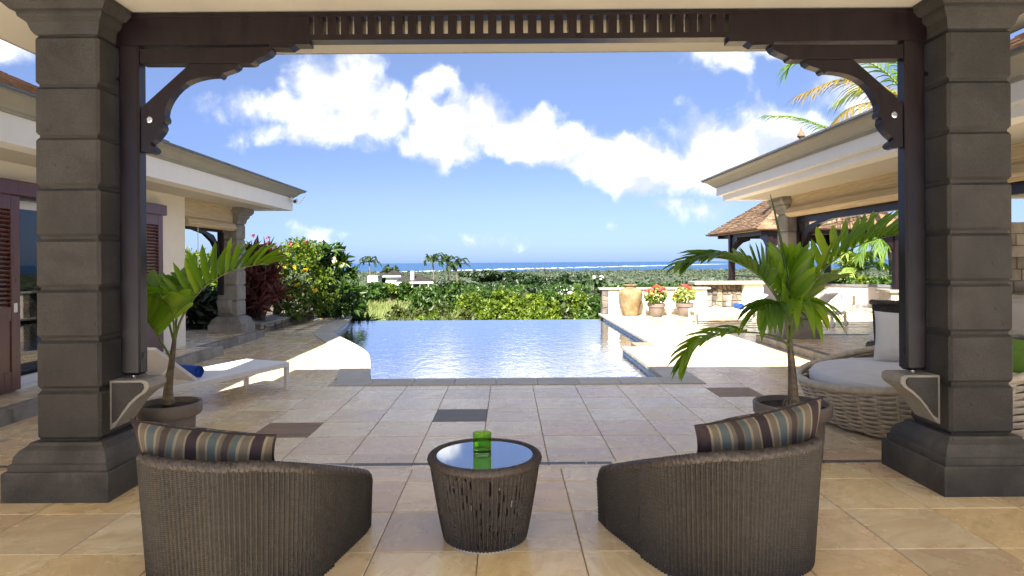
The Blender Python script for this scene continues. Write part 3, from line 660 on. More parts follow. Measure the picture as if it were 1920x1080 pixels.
def shutter(y0, y1):
    st = .13; x0, x1 = WX + .03, WX + .075
    s = part('shutter', MB().box(x0, x1, y0, y0 + st, PZ + .02, 2.25, .006).box(x0, x1, y1 - st, y1, PZ + .02, 2.25, .006), 'wood_red', lw)
    for za, zb in ((PZ + .02, PZ + .22), (.92, 1.06), (2.1, 2.25)): part('shutter_rail', MB().box(x0 + .002, x1 - .002, y0 + st, y1 - st, za, zb), 'wood_red', s)
    part('shutter_panel', MB().box(x0 + .012, x1 - .012, y0 + st, y1 - st, PZ + .22, .92), 'wood_red', s)
    z = 1.075
    while z < 2.09: part('louvre', MB().add([(x0 + .004, y0 + st, z), (x0 + .004, y1 - st, z), (x1 - .006, y1 - st, z + .03), (x1 - .006, y0 + st, z + .03), (x0 + .004, y0 + st, z + .008), (x0 + .004, y1 - st, z + .008), (x1 - .006, y1 - st, z + .038), (x1 - .006, y0 + st, z + .038)], [(0, 3, 2, 1), (4, 5, 6, 7), (0, 1, 5, 4), (1, 2, 6, 5), (2, 3, 7, 6), (3, 0, 4, 7)]), 'wood_red', s); z += .048
    return s
s = shutter(5.85, 6.88); part('lock_plate', MB().box(WX + .075, WX + .082, 6.78, 6.83, 1.0, 1.1, .002), 'alu', s)
shutter(8.72, 9.74)
for y0, y1, xo in ((6.88, 7.75, -.07), (7.55, 8.45, -.13)):
    d = part('sliding_door', MB().box(WX + xo - .05, WX + xo, y0, y0 + .07, PZ + .03, 2.22).box(WX + xo - .05, WX + xo, y1 - .07, y1, PZ + .03, 2.22).box(WX + xo - .05, WX + xo, y0 + .07, y1 - .07, PZ + .03, PZ + .12).box(WX + xo - .05, WX + xo, y0 + .07, y1 - .07, 2.13, 2.22), 'alu', lw)
    part('pane', MB().box(WX + xo - .03, WX + xo - .022, y0 + .07, y1 - .07, PZ + .12, 2.13), 'glass', d)
part('door_sill', MB().box(WX - .2, WX + .02, 6.87, 9.6, PZ - .02, PZ + .03), 'alu', lw)
# timber bracket frame at the wing's open end, seen under the blind
mb = MB().box(-5.62, -5.54, 10.56, 12.4, 2.12, 2.22).box(-5.62, -5.54, 12.36, 12.46, .9, 2.12)
mb.prism([(12.35, 1.50), (12.22, 1.74), (12.02, 1.93), (11.72, 2.06), (11.3, 2.12), (11.72, 2.12), (12.06, 2.05), (12.28, 1.86)], 0, -5.615, -5.545)
part('bracket_frame', mb, 'wood', lw)
part('console', MB().prism([(12.52 + 0 - a, z) for a, z in ((0, .5), (.08, .55), (.16, .66), (.2, .76), (.2, .8), (0, .8))], 0, -5.62, -5.40), 'greystone', lw)

rw = root('villa_wing', (8, 7.5, 0), 'open villa wing with grey cornice over a stone column and rolled bamboo blinds', 'building')
EXR = 3.93
eave(rw, [(12.0, 11.95), (EXR, 11.95), (EXR, 2.0)], [(0, 2.715), (0, 2.862), (.3, 2.862), (.3, 2.62), (.09, 2.62), (.09, 2.715)])
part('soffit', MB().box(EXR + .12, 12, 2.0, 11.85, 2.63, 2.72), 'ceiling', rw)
part('roof_slab', MB().box(EXR + .05, 12, 2.0, 11.85, 2.87, 3.01), 'strip', rw)
part('pitched_roof', MB().prism([(3.95, 3.03), (7.2, 4.75), (10.5, 3.03)], 1, 1.5, 6.7), 'shingle', rw)
part('shingles', shingle_rows(3.86, 3.032, 7.2, 4.80, 1.5, 6.7, seed=3), 'shingle', rw, kind='stuff', recalc=False)
PR = .12
column(rw, 5.17, 11.51, PR, 2.635, 6, .315, .205, .93, 'greystone', 'greystone')
mb = MB().box(5.13, 5.23, 6.3, 11.28, 2.16, 2.28).box(5.13, 5.23, 11.18, 11.29, .9, 2.16)
mb.prism([(11.18, 1.55), (11.05, 1.80), (10.85, 1.99), (10.55, 2.10), (10.1, 2.16), (10.55, 2.16), (10.9, 2.1), (11.12, 1.92)], 0, 5.14, 5.22)
part('bracket_frame', mb, 'wood', rw)
# ------------------------------------------------------------------ raised platforms with kerb stones
def platform(name, boxes, kerbs, z, seed):
    mb = MB()
    for x0, x1, y0, y1 in boxes: mb.box(x0, x1, y0, y1, -.3, z - .006)
    pf = part(name, mb, 'grout', kind='structure'); rr = random.Random(seed); vs, fs, rs = [], [], []
    for x0, x1, y0, y1 in boxes:
        y = y0
        while y < y1 - .02:
            x = x0; yb = min(y + .51, y1)
            while x < x1 - .02:
                xb = min(x + .51, x1); o = len(vs); vs += [(x + .003, y + .003, z), (xb - .003, y + .003, z), (xb - .003, yb - .003, z), (x + .003, yb - .003, z)]; fs.append((o, o + 1, o + 2, o + 3)); rs += [rr.random()] * 4; x = xb
            y = yb
    npmesh('paving', vs, fs, 'tile_far', pf, rs, kind='stuff')
    for x0, x1, y0, y1, ax in kerbs:
        L = (y1 - y0) if ax == 'y' else (x1 - x0); k = max(1, round(L / .45))
        for i in range(k):
            a, c = i / k, (i + 1) / k
            if ax == 'y': part('kerb_stone', MB().box(x0, x1, y0 + L * a + .003, y0 + L * c - .003, -.05, z + .004, .008), 'greystone', pf)
            else: part('kerb_stone', MB().box(x0 + L * a + .003, x0 + L * c - .003, y0, y1, -.05, z + .004, .008), 'greystone', pf)
    return pf
platform('veranda_platform', [(-10.8, -4.83, 2.0, 10.45), (-8.5, -5.12, 10.45, 13.0)], [(-4.83, -4.71, 2.0, 10.57, 'y'), (-5.12, -5.0, 10.57, 13.12, 'y'), (-8.5, -5.0, 13.0, 13.12, 'x')], PZ, 5)
platform('veranda_platform', [(4.74, 12.5, 2.0, 11.76)], [(4.62, 4.74, 2.0, 11.88, 'y'), (4.74, 12.5, 11.76, 11.88, 'x')], PR, 6)

# ------------------------------------------------------------------ low walls, bench, garden bed
gb = part('garden_bed', MB().box(-22, -10.85, 2, 10.7, -2.6, .06).box(-22, -8.52, 10.7, 13.2, -2.6, .06).box(-22, -5.92, 13.2, 24, -2.6, .06).box(-5.92, -4.5, 17.9, 20.0, -2.6, .0), 'earth', kind='structure')
bw = root('stone_bench_wall', (-5.6, 15.5, 0), 'low garden bench wall of dark stones under a grey slab beside the shrubs', 'wall')
part('slab', MB().box(-5.95, -5.26, 13.62, 15.6, .17, .235, .012).box(-5.95, -5.26, 15.604, 17.62, .17, .235, .012), 'greystone', bw)
part('core', MB().box(-5.9, -5.345, 13.66, 17.58, -.02, .169), 'grout', bw)
y = 13.66; rr = random.Random(4)
while y < 17.5:
    L = rr.uniform(.22, .42); h = rr.uniform(.07, .11)
    part('stone', MB().box(-5.36, -5.30 + rr.uniform(-.012, .008), y, min(y + L - .012, 17.58), -.01, h, .012), 'basalt', bw)
    part('stone', MB().box(-5.36, -5.30 + rr.uniform(-.012, .008), y + .03, min(y + L - .03, 17.58), h + .01, .166, .010), 'stonetile' if rr.random() < .35 else 'basalt', bw)
    y += L
for x in np.arange(-5.88, -5.4, .26): part('stone', MB().box(x, x + .24, 13.63, 13.68, -.01, .166, .012), 'basalt', bw)

def rubble(x0, x1, z0, z1, at, size, seed, axis='y', depth=.04):
    rr = random.Random(seed); nx = max(1, round((x1 - x0) / size)); nz = max(1, round((z1 - z0) / size)); P = {}
    for i in range(nx + 1):
        for k in range(nz + 1):
            jx = 0 if i in (0, nx) else rr.uniform(-.3, .3); jz = 0 if k in (0, nz) else rr.uniform(-.3, .3)
            P[i, k] = (x0 + (i + jx) * (x1 - x0) / nx, z0 + (k + jz) * (z1 - z0) / nz)
    out = []
    for i in range(nx):
        for k in range(nz):
            q = [P[i, k], P[i + 1, k], P[i + 1, k + 1], P[i, k + 1]]; cx = sum(p[0] for p in q) / 4; cz = sum(p[1] for p in q) / 4
            d = depth * rr.uniform(.5, 1.3); o = [(cx + (p[0] - cx) * .95, cz + (p[1] - cz) * .95) for p in q]; n_ = [(cx + (p[0] - cx) * .72, cz + (p[1] - cz) * .72) for p in q]
            if axis == 'y': vs = [(p[0], at, p[1]) for p in o] + [(p[0], at - d, p[1]) for p in n_]
            else: vs = [(at, p[0], p[1]) for p in o] + [(at - d, p[0], p[1]) for p in n_]
            out.append(MB().add(vs, [(4, 5, 6, 7)] + [(j, (j + 1) % 4, 4 + (j + 1) % 4, 4 + j) for j in range(4)]))
    return out
ww = root('parapet_wall', (4.2, 18.2, 0), 'low cream parapet with grey coping and dark stone end behind the urn', 'wall')
part('wall', MB().box(2.86, 5.65, 18.05, 18.3, -.02, .70), 'plaster', ww)
part('coping', MB().box(2.60, 5.75, 17.98, 18.38, .70, .76, .012), 'corbel', ww)
part('end_pier', MB().box(2.68, 2.858, 18.03, 18.32, -.5, .699), 'basalt', ww)
for mb in rubble(2.68, 2.857, -.45, .69, 18.03, .17, 2, depth=.02): part('stone', mb, 'basalt', ww)
sw = root('lava_stone_wall', (6.4, 19, 0), 'dark rough lava stone wall with pale coping and white end pier by the gazebo', 'wall')
part('core', MB().box(5.62, 6.98, 19.0, 19.3, -.02, .80), 'grout', sw)
for mb in rubble(5.62, 6.98, 0, .80, 18.998, .15, 8): part('stone', mb, 'basalt' if random.random() < .75 else 'stonetile', sw)
part('pier', MB().box(6.985, 7.55, 18.8, 19.35, -.02, .80), 'plaster', sw)
part('coping', MB().box(5.5, 7.7, 18.7, 19.42, .80, .90, .015), 'corbel', sw)
cw = root('curved_parapet', (10.6, 20.6, 0), 'curved lilac-grey parapet with flat grey coping behind the loungers', 'wall')
pth = [tuple(p[:2]) for p in catmull([(8.2, 23.4, 0), (9.4, 22.0, 0), (10.6, 20.7, 0), (11.55, 19.75, 0), (12.6, 18.6, 0)], 16)]
part('wall', MB().sweep(pth, [(0, -.02), (0, .66), (.22, .66), (.22, -.02)]), pm('lilac_render', (.50, .48, .50), (.55, .53, .54), 3, .85, .1), cw)
part('coping', MB().sweep(pth, [(-.05, .66), (-.05, .73), (.30, .73), (.30, .66)]), 'strip', cw)

# ------------------------------------------------------------------ gazebo
gz_ = root('gazebo', (9.85, 21.3, 0), 'timber gazebo with bell-shaped shingle roof and rolled blind behind the terrace', 'gazebo')
gx0, gx1, gy0, gy1, ge = 7.40, 12.3, 18.85, 23.75, 2.45
cxg, cyg = (gx0 + gx1) / 2, (gy0 + gy1) / 2; hg = (gx1 - gx0) / 2
def roof_h(t): return 2.45 + t * 1.75 + max(0, t - .62) ** 1.6 * 6.6      # t: 0 eave .. 1 apex
mb = MB().add([(cxg - hg, cyg - hg, ge - .04), (cxg + hg, cyg - hg, ge - .04), (cxg + hg, cyg + hg, ge - .04), (cxg - hg, cyg + hg, ge - .04)], [(0, 1, 2, 3)])
mb.sq([(hg * (1 - t), roof_h(t) - .02) for t in (0, .3, .62, .75, .88, .985)], cxg, cyg)
groof = part('roof', mb, 'shingle', gz_)
rr = random.Random(11); mb = MB(); nrow = 34
for side in range(4):
    ca, sa = [(1, 0), (0, 1), (-1, 0), (0, -1)][side]
    for k in range(nrow):
        t0, t1 = k / nrow, min(.99, (k + 1.3) / nrow); x = -hg * (1 - t0) - rr.random() * .15
        while x < hg * (1 - t0):
            wd = rr.uniform(.13, .3); a = max(x, -hg * (1 - t0)); c = min(x + wd - .01, hg * (1 - t0)); x += wd
            if c - a < .03: continue
            lift = rr.uniform(.022, .045); a1 = max(-hg * (1 - t1), min(a, hg * (1 - t1))); c1 = max(-hg * (1 - t1), min(c, hg * (1 - t1)))
            pts = [(a, -hg * (1 - t0) - .01, roof_h(t0) + lift), (c, -hg * (1 - t0) - .01, roof_h(t0) + lift), (c1, -hg * (1 - t1), roof_h(t1) + .008), (a1, -hg * (1 - t1), roof_h(t1) + .008), (a, -hg * (1 - t0), roof_h(t0) - .01), (c, -hg * (1 - t0), roof_h(t0) - .01)]
            mb.add([(cxg + p[0] * ca - p[1] * sa, cyg + p[0] * sa + p[1] * ca, p[2]) for p in pts], [(0, 1, 2, 3), (4, 5, 1, 0)])
part('shingles', mb, 'shingle', groof, kind='stuff', recalc=False)
zt = roof_h(.985)
part('finial', MB().lathe([(.10, zt - .05), (.10, zt + .04), (.05, zt + .07), (.13, zt + .16), (.10, zt + .26), (.04, zt + .34), (.01, zt + .46)], cxg, cyg, 14), 'shingle', groof, smooth=True)
for x, y, zb in ((7.88, 19.15, .89), (7.75, 22.0, -.01), (11.78, 19.3, .60), (11.55, 23.0, -.01)):
    p = part('post', MB().box(x - .09, x + .09, y - .09, y + .09, zb, ge - .02, .01), 'wood', gz_)
    for dx, dy_ in ((1 if x < cxg else -1, 0), (0, 1 if y < cyg else -1)):
        prof = [(0, 1.75), (.12, 1.95), (.3, 2.12), (.55, 2.2), (.55, 2.3), (0, 2.3)]
        mb = MB().prism([((x if dx else y) + (dx or dy_) * (a + .085), z) for a, z in prof], 1 if dx else 0, (y if dx else x) - .04, (y if dx else x) + .04)
        part('brace', mb, 'wood', p)
part('ring_beam', MB().box(7.6, 12.1, 19.09, 19.21, 2.29, 2.42).box(7.6, 12.1, 22.9, 23.0, 2.29, 2.42).box(7.72, 7.84, 19.21, 22.9, 2.29, 2.42).box(11.6, 11.7, 19.21, 22.9, 2.29, 2.42), 'wood', gz_)
part('pier', MB().box(11.45, 12.1, 19.0, 19.6, -.02, .52), 'corbel', gz_); part('pier_cap', MB().box(11.36, 12.2, 18.9, 19.7, .52, .60, .015), 'corbel', gz_)
part('rail', MB().tube([(7.8, 19.4, 1.0), (7.75, 22, 1.0)], .025, 8), 'wood', gz_)

# ------------------------------------------------------------------ bamboo blinds
def blind(name, x, y0, y1, ztop, zroll, label, cord=True, ry=.075):
    o = root(name, (x, (y0 + y1) / 2, zroll), label, 'blind', 'rolled bamboo blinds')
    part('sheet', MB().box(x - .012, x + .012, y0, y1, zroll, ztop), 'blind', o)
    n_ = 18; prof = [(x + ry * (1.35 if math.sin(2 * math.pi * k / n_) < 0 else 1.0) * math.cos(2 * math.pi * k / n_), zroll + ry * (.9 if k < 9 else 1.25) * math.sin(2 * math.pi * k / n_)) for k in range(n_)]
    part('roll', MB().prism(prof, 1, y0, y1), 'blind', o, smooth=True)
    part('headrail', MB().box(x - .03, x + .03, y0, y1, ztop - .05, ztop), 'blind', o)
    if cord: part('cord', MB().tube([(x + .05, y0 + (y1 - y0) * .2, zroll), (x + .05, y0 + (y1 - y0) * .2, zroll - .55), (x + .03, y0 + (y1 - y0) * .22, zroll - 1.2)], .006, 6), 'sling', o)
    return o
blind('bamboo_blind', -5.37, 10.6, 12.46, 2.61, 2.24, 'rolled bamboo blind between the cream wall and its stone corner column')
blind('bamboo_blind', 5.02, 7.9, 11.27, 2.63, 2.37, 'long rolled bamboo blind beside the stone column facing the gazebo', False, .085)
blind('bamboo_blind', 5.02, 5.3, 7.8, 2.63, 2.37, 'rolled bamboo blind above the wicker daybed', False, .085)

# outdoor kitchen under the right wing, glimpsed past the column
ok_ = root('outdoor_kitchen', (7.9, 9.2, PR), 'outdoor kitchen with stone clad wall and grey cabinet behind the wicker daybed', 'kitchen')
part('wall', MB().box(6.6, 9.2, 9.2, 9.4, PR, 1.95), 'grout', ok_)
rr = random.Random(3); z = PR + .9
while z < 1.93:
    x = 6.6; h = .17
    while x < 9.15:
        L = rr.uniform(.16, .34); part('cladding_stone', MB().box(x, min(x + L - .01, 9.2), 9.16, 9.2, z, z + h - .01, .006), 'stonetile', ok_); x += L
    z += h
part('worktop', MB().box(6.55, 9.25, 8.5, 9.16, PR + .86, PR + .90, .006), 'corbel', ok_)
cab = part('cabinet', MB().box(6.6, 9.2, 8.55, 9.15, PR, PR + .859), 'cabinet', ok_)
for k in range(5): d = part('door', MB().box(6.63 + k * .51, 6.63 + k * .51 + .47, 8.53, 8.55, PR + .08, PR + .80, .006), 'cabinet', cab); part('handle', MB().tube([(6.68 + k * .51, 8.51, PR + .5), (6.68 + k * .51, 8.51, PR + .62)], .008, 8), 'steel', cab)

# security camera on the left wing's corner
sc_ = root('security_camera', (-4.44, 13.1, 2.8), 'small white security camera under the olive cornice corner', 'camera')
part('mount', MB().box(-4.449, -4.40, 13.02, 13.12, 2.76, 2.86, .01), 'camera_white', sc_); part('arm', MB().tube([(-4.42, 13.07, 2.80), (-4.34, 13.03, 2.79)], .018, 8), 'camera_white', sc_)
part('body', MB().tube([(-4.33, 13.12, 2.80), (-4.31, 12.96, 2.77)], [.04, .045], 14), 'camera_white', sc_, smooth=True); part('lens', MB().tube([(-4.31, 12.965, 2.77), (-4.309, 12.95, 2.768)], .032, 12), 'black', sc_)
part('cable', MB().tube(catmull([(-4.40, 13.13, 2.78), (-4.32, 13.2, 2.74), (-4.25, 13.25, 2.82), (-4.2, 13.3, 2.93)], 10), .006, 6), 'camera_white', sc_)

# ------------------------------------------------------------------ wicker furniture
def rope(path, r, turns, n=10):                      # a braided rim: tube with helical lobes
    P = [np.array(p, float) for p in path]; mb = MB(); vs = []; fs = []; up = None; L = 0
    for i in range(len(P)):
        t = P[min(i + 1, len(P) - 1)] - P[max(i - 1, 0)]; t /= np.linalg.norm(t)
        if up is None: up = np.array((0, 0, 1.0)) if abs(t[2]) < .9 else np.array((1.0, 0, 0))
        a = np.cross(t, up); a /= np.linalg.norm(a); c = np.cross(a, t); up = c
        if i: L += np.linalg.norm(P[i] - P[i - 1])
        for k in range(n):
            th = 2 * math.pi * k / n; rad = r * (1 + .10 * math.cos(3 * th + L * turns)); vs.append(P[i] + rad * (math.cos(th) * a + math.sin(th) * c))
    for i in range(len(P) - 1):
        for k in range(n): a = i * n + k; c = i * n + (k + 1) % n; fs.append((a, c, c + n, a + n))
    fs.append(tuple(range(n - 1, -1, -1))); fs.append(tuple((len(P) - 1) * n + k for k in range(n)))
    return mb.add(vs, fs)
def resample(P, step):
    P = np.asarray(P, float); d = np.r_[0, np.cumsum(np.linalg.norm(np.diff(P, axis=0), axis=1))]; n = max(2, int(d[-1] / step)); s = np.linspace(0, d[-1], n + 1)
    return np.stack([np.interp(s, d, P[:, k]) for k in range(P.shape[1])], 1), s
CWD, CDP, CR_ = .92, .98, .36
def chair_plan():
    pts = [(-CWD / 2 + .02, CDP / 2)]; pts += [(-CWD / 2, CDP / 2 - .12), (-CWD / 2, -CDP / 2 + CR_)]
    pts += [(-CWD / 2 + CR_ - CR_ * math.cos(a), -CDP / 2 + CR_ - CR_ * math.sin(a)) for a in np.linspace(.1, math.pi / 2, 12)]
    pts = pts + [(-x, y) for x, y in pts[::-1]]; return pts
def rim_h(y):      # rim height along the chair's depth
    t = min(1, max(0, (y + CDP / 2 - .05) / (CDP - .05))); return .612 - .325 * (t ** 1.1)
def make_chair(name, loc, rz, label):
    o = root(name, loc, label, 'armchair', 'brown wicker tub chairs', local=True, rz=rz)
    pl, s = resample(chair_plan(), .0235 / 6); nr = 26; n = len(pl)
    tan = np.gradient(pl, axis=0); tan /= np.linalg.norm(tan, axis=1)[:, None]; nrm = np.stack([tan[:, 1], -tan[:, 0]], 1) * -1
    if np.dot(nrm[n // 2], (0, -1)) < 0: nrm = -nrm
    ribs = s / .0235; amp = .0062 * np.cos(2 * math.pi * ribs)
    def shell(inset, flip):
        V, U = [], []
        for j in range(nr + 1):
            v = j / nr
            for i in range(n):
                x, y = pl[i]; h = rim_h(y); e = min(s[i], s[-1] - s[i]); h -= max(0, .06 - e) ** 2 * 14
                z = v * h; k = 1 - .10 * (1 - z / .675) * (0.35 + .65 * max(0, -y / (CDP / 2)))
                off = -inset + (0 if inset else amp[i])
                V.append((x * (k if y < 0 else 1 - .06 * (1 - z / .675)) + nrm[i][0] * off, y * (k if y < 0 else 1) + nrm[i][1] * off, z)); U.append((ribs[i] + .5, z / .0235))
        Fq = [(j * n + i, j * n + i + 1, (j + 1) * n + i + 1, (j + 1) * n + i) for j in range(nr) for i in range(n - 1)]
        return V, [q[::-1] for q in Fq] if flip else Fq, U
    V, Fq, U = shell(0, False); npmesh('woven_shell', V, Fq, 'brown_wicker', o, smooth=True, uv=U)
    V2, F2, U2 = shell(.045, True); npmesh('woven_lining', V2, F2, 'brown_wicker', o, smooth=True, uv=U2)
    top = []
    for i in range(0, n, 2):
        a, c = np.array(V[nr * n + i]), np.array(V2[nr * n + i]); top.append((a + c) / 2)
    front = lambda i: [(np.array(V[j * n + i]) + np.array(V2[j * n + i])) / 2 for j in range(0, nr)]
    path = front(0) + top + front(n - 1)[::-1]; path, _ = resample(path, .004)
    part('braided_rim', rope(path, .026, 330, 12), 'rim_wicker', o, smooth='all')
    part('seat_base', MB().prism([(x * .80, y * .80 + .03) for x, y in chair_plan()], 2, .03, .24), 'rim_wicker', o)
    part('seat_cushion', MB().prism([(x * .82, y * .82 + .04) for x, y in chair_plan()], 2, .24, .35), 'pillow_white', o)
    return o
make_chair('wicker_armchair', (-1.30, 3.26, 0), R(-12.4), 'brown wicker tub chair with striped pillow, the one nearer the white lounger')
make_chair('wicker_armchair', (1.085, 3.38, 0), R(20.6), 'brown wicker tub chair with striped pillow, the one nearer the pale wicker daybed')
def make_pillow(name, M4, w_, h_, t_, label, seed):
    n = 36; V, U = [], []; rr = np.random.default_rng(seed); ph = rr.uniform(0, 6, 4)
    for side in (1, -1):
        for j in range(n + 1):
            for i in range(n + 1):
                a, c = i / n * 2 - 1, j / n * 2 - 1
                e = max(0, (1 - a ** 2)) ** .42 * max(0, (1 - c ** 2)) ** .42
                pin = 1 - .09 * (1 - abs(a) ** 2.5) * abs(c) ** 2; pin2 = 1 - .09 * (1 - abs(c) ** 2.5) * abs(a) ** 2
                wr = .012 * math.sin(5 * a + 3 * c + ph[0]) * e + .010 * math.sin(9 * a - 4 * c + ph[1]) * e * abs(c)
                p = M4 @ Vector((a * w_ / 2 * pin2, side * (t_ / 2 * e + wr * .8), c * h_ / 2 * pin)); V.append(p); U.append((i / n, j / n))
    m_ = (n + 1) ** 2; Fq = []
    for j in range(n):
        for i in range(n):
            q = (j * (n + 1) + i, j * (n + 1) + i + 1, (j + 1) * (n + 1) + i + 1, (j + 1) * (n + 1) + i); Fq.append(q); Fq.append(tuple(k + m_ for k in q[::-1]))
    o = root(name, M4.translation, label, 'pillow', 'striped pillows'); npmesh('cover', np.array(V), Fq, 'stripe', o, smooth=True, uv=U)
    edge = [M4 @ Vector(q) for q in []]
    ring = [(k, 0) for k in range(n)] + [(n, k) for k in range(n)] + [(n - k, n) for k in range(n)] + [(0, n - k) for k in range(n + 1)]
    part('piping', MB().tube([V[j * (n + 1) + i] for i, j in ring], .006, 6), 'stripe', o, smooth='all'); return o
def chair_pose(loc, rz, off, tilt, roll):
    return Matrix.Translation(loc) @ Matrix.Rotation(rz, 4, 'Z') @ Matrix.Translation(off) @ Matrix.Rotation(tilt, 4, 'X') @ Matrix.Rotation(roll, 4, 'Y')
make_pillow('striped_pillow', chair_pose((-1.30, 3.26, 0), R(-12.4), (-.06, -.275, .555), R(16), R(3)), .76, .40, .18, 'striped plum, cream and teal pillow on the chair nearer the white lounger', 1)
make_pillow('striped_pillow', chair_pose((1.085, 3.38, 0), R(20.6), (.045, -.275, .575), R(16), R(-6)), .76, .42, .18, 'striped plum, cream and teal pillow on the chair before the wicker daybed', 2)

# side table, glass top, green tumbler
tb = root('wicker_side_table', (-.13, 3.49, 0), 'round brown wicker side table with mirror-like glass top between the tub chairs', 'table', local=True)
TH, TR, TBr = .452, .298, .222; nth = 72 * 6; nr = 30; V, U = [], []
for j in range(nr + 1):
    v = j / nr; r0 = TBr + (TR - TBr) * v ** .85
    for i in range(nth + 1):
        a = 2 * math.pi * i / nth; r = r0 + .0055 * math.cos(a * 72); V.append((r * math.cos(a), r * math.sin(a), .012 + v * (TH - .03))); U.append((i / 6 + .5, v * TH / .0235))
npmesh('woven_body', V, [(j * (nth + 1) + i, j * (nth + 1) + i + 1, (j + 1) * (nth + 1) + i + 1, (j + 1) * (nth + 1) + i) for j in range(nr) for i in range(nth)], 'table_wicker', tb, smooth=True, uv=U)
ring = [(.286 * math.cos(a), .286 * math.sin(a), TH - .016) for a in np.linspace(0, 2 * math.pi, 480)]
part('braided_rim', rope(ring, .025, 330, 12), 'rim_wicker', tb, smooth='all')
part('glass_top', MB().lathe([(.262, TH - .012), (.264, TH - .004), (.262, TH)], 0, 0, 64), 'table_glass', tb)
part('base_ring', MB().lathe([(.214, 0), (.218, .012), (.205, .012), (.205, 0)], 0, 0, 48, False, False), 'alu', tb)
gl_ = root('green_tumbler', (-.145, 3.53, TH), 'small green glass tumbler standing on the glass table top', 'glass', local=True)
part('cup', MB().lathe([(.046, .0), (.050, .004), (.051, .02), (.052, .105), (.049, .105), (.047, .022), (.0, .020)], 0, 0, 40, True, False), 'green_glass', gl_, smooth=True)

# round daybed of thick pale strands
DBX, DBY, DBR = 3.88, 5.87, 1.10
db = root('round_daybed', (DBX, DBY, 0), 'large round daybed of thick pale grey wicker with white mattress beside the basalt column', 'daybed', local=True)
def db_h(a): return .37 + .44 * (0.5 + 0.5 * math.cos(a + .25)) ** 1.2          # rim height by angle, high on the far right
na = 64
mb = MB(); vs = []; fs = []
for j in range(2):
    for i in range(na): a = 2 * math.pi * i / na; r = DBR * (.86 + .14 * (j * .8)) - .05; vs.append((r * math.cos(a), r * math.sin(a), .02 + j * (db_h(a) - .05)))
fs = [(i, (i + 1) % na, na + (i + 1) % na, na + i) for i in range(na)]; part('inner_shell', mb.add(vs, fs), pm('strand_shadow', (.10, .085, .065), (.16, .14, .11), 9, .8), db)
def db_pt(a, v, off): r = DBR * (.86 + .14 * v ** .8) + off; return (r * math.cos(a), r * math.sin(a), .02 + v * (db_h(a) - .02))
rows = 20; rib = 44; steps = rib * 4; V, Fq = [], []
for j in range(rows):
    for pair in (0, 1):
        o0 = len(V)
        for i in range(steps + 1):
            a = 2 * math.pi * i / steps; off = .017 * math.cos(a * rib / 2 + math.pi * j); x, y, z = db_pt(a, (j + .3 + pair * .36) / rows, off)
            for k in range(6): th = 2 * math.pi * k / 6; V.append((x + .0085 * math.cos(th) * math.cos(a), y + .0085 * math.cos(th) * math.sin(a), z + .0085 * math.sin(th)))
        Fq += [(o0 + i * 6 + k, o0 + i * 6 + (k + 1) % 6, o0 + (i + 1) * 6 + (k + 1) % 6, o0 + (i + 1) * 6 + k) for i in range(steps) for k in range(6)]
npmesh('woven_strands', V, Fq, 'pale_strand', db, smooth=True, kind='stuff')
mb = MB()
for i in range(rib): a = 2 * math.pi * (i + .5) / rib; mb.tube([db_pt(a, v, 0) for v in (0, .33, .66, 1)], .011, 6)
part('stakes', mb, 'pale_strand', db, smooth='all', kind='stuff')
part('braided_rim', rope([db_pt(a, 1.0, 0) for a in np.linspace(0, 2 * math.pi, 240)], .034, 60, 12), 'pale_strand', db, smooth='all')
prof = [(.90, .30), (.985, .31), (1.0, .35), (1.0, .41), (.97, .45), (.90, .465), (0, .468)]
part('mattress', MB().lathe(prof, 0, 0, 56, True, False), 'cushion', db, smooth=True)
def soft(name, M4, w_, h_, t_, mat, label, cat='pillow', group=None):
    n = 20; V = []
    for side in (1, -1):
        for j in range(n + 1):
            for i in range(n + 1):
                a, c = i / n * 2 - 1, j / n * 2 - 1; e = max(0, (1 - a ** 2)) ** .4 * max(0, (1 - c ** 2)) ** .4; V.append(M4 @ Vector((a * w_ / 2 * (1 - .06 * (1 - c * c)), side * t_ / 2 * e, c * h_ / 2 * (1 - .06 * (1 - a * a)))))
    m_ = (n + 1) ** 2; Fq = []
    for j in range(n):
        for i in range(n): q = (j * (n + 1) + i, j * (n + 1) + i + 1, (j + 1) * (n + 1) + i + 1, (j + 1) * (n + 1) + i); Fq.append(q); Fq.append(tuple(k + m_ for k in q[::-1]))
    o = npmesh(name, np.array([tuple(v - M4.translation) for v in V]), Fq, mat, None, smooth=True); o.location = M4.translation; return tag(o, label, cat, group)
soft('ivory_pillow', Matrix.Translation((4.02, 6.45, .72)) @ Matrix.Rotation(R(-35), 4, 'Z') @ Matrix.Rotation(R(-18), 4, 'X'), .55, .52, .18, 'pillow_white', 'ivory pillow propped upright on the round daybed')
soft('green_pillow', Matrix.Translation((4.72, 5.75, .60)) @ Matrix.Rotation(R(-70), 4, 'Z') @ Matrix.Rotation(R(-20), 4, 'X'), .44, .34, .14, 'green_cloth', 'lime green pillow on the daybed past the basalt column')
wc = root('wicker_high_chair', (5.05, 7.6, PR), 'brown wicker high-backed chair standing behind the round daybed', 'armchair', local=True, rz=R(8))
V, U = [], []; n = 150
for j in range(21):
    for i in range(n + 1):
        a = math.pi * (1.0 + i / n); z = j / 20 * .86; r = .62 + .05 * j / 20; V.append((r * math.cos(a) * 1.05 + .006 * math.cos(i * 2.1), r * .62 * math.sin(a) + .1 - (.10 if j > 17 else 0) * (j - 17) / 3 * 0, z + .02)); U.append((i / 3, z / .0235))
npmesh('woven_back', V, [(j * (n + 1) + i, j * (n + 1) + i + 1, (j + 1) * (n + 1) + i + 1, (j + 1) * (n + 1) + i) for j in range(20) for i in range(n)], 'brown_wicker', wc, smooth=True, uv=U)
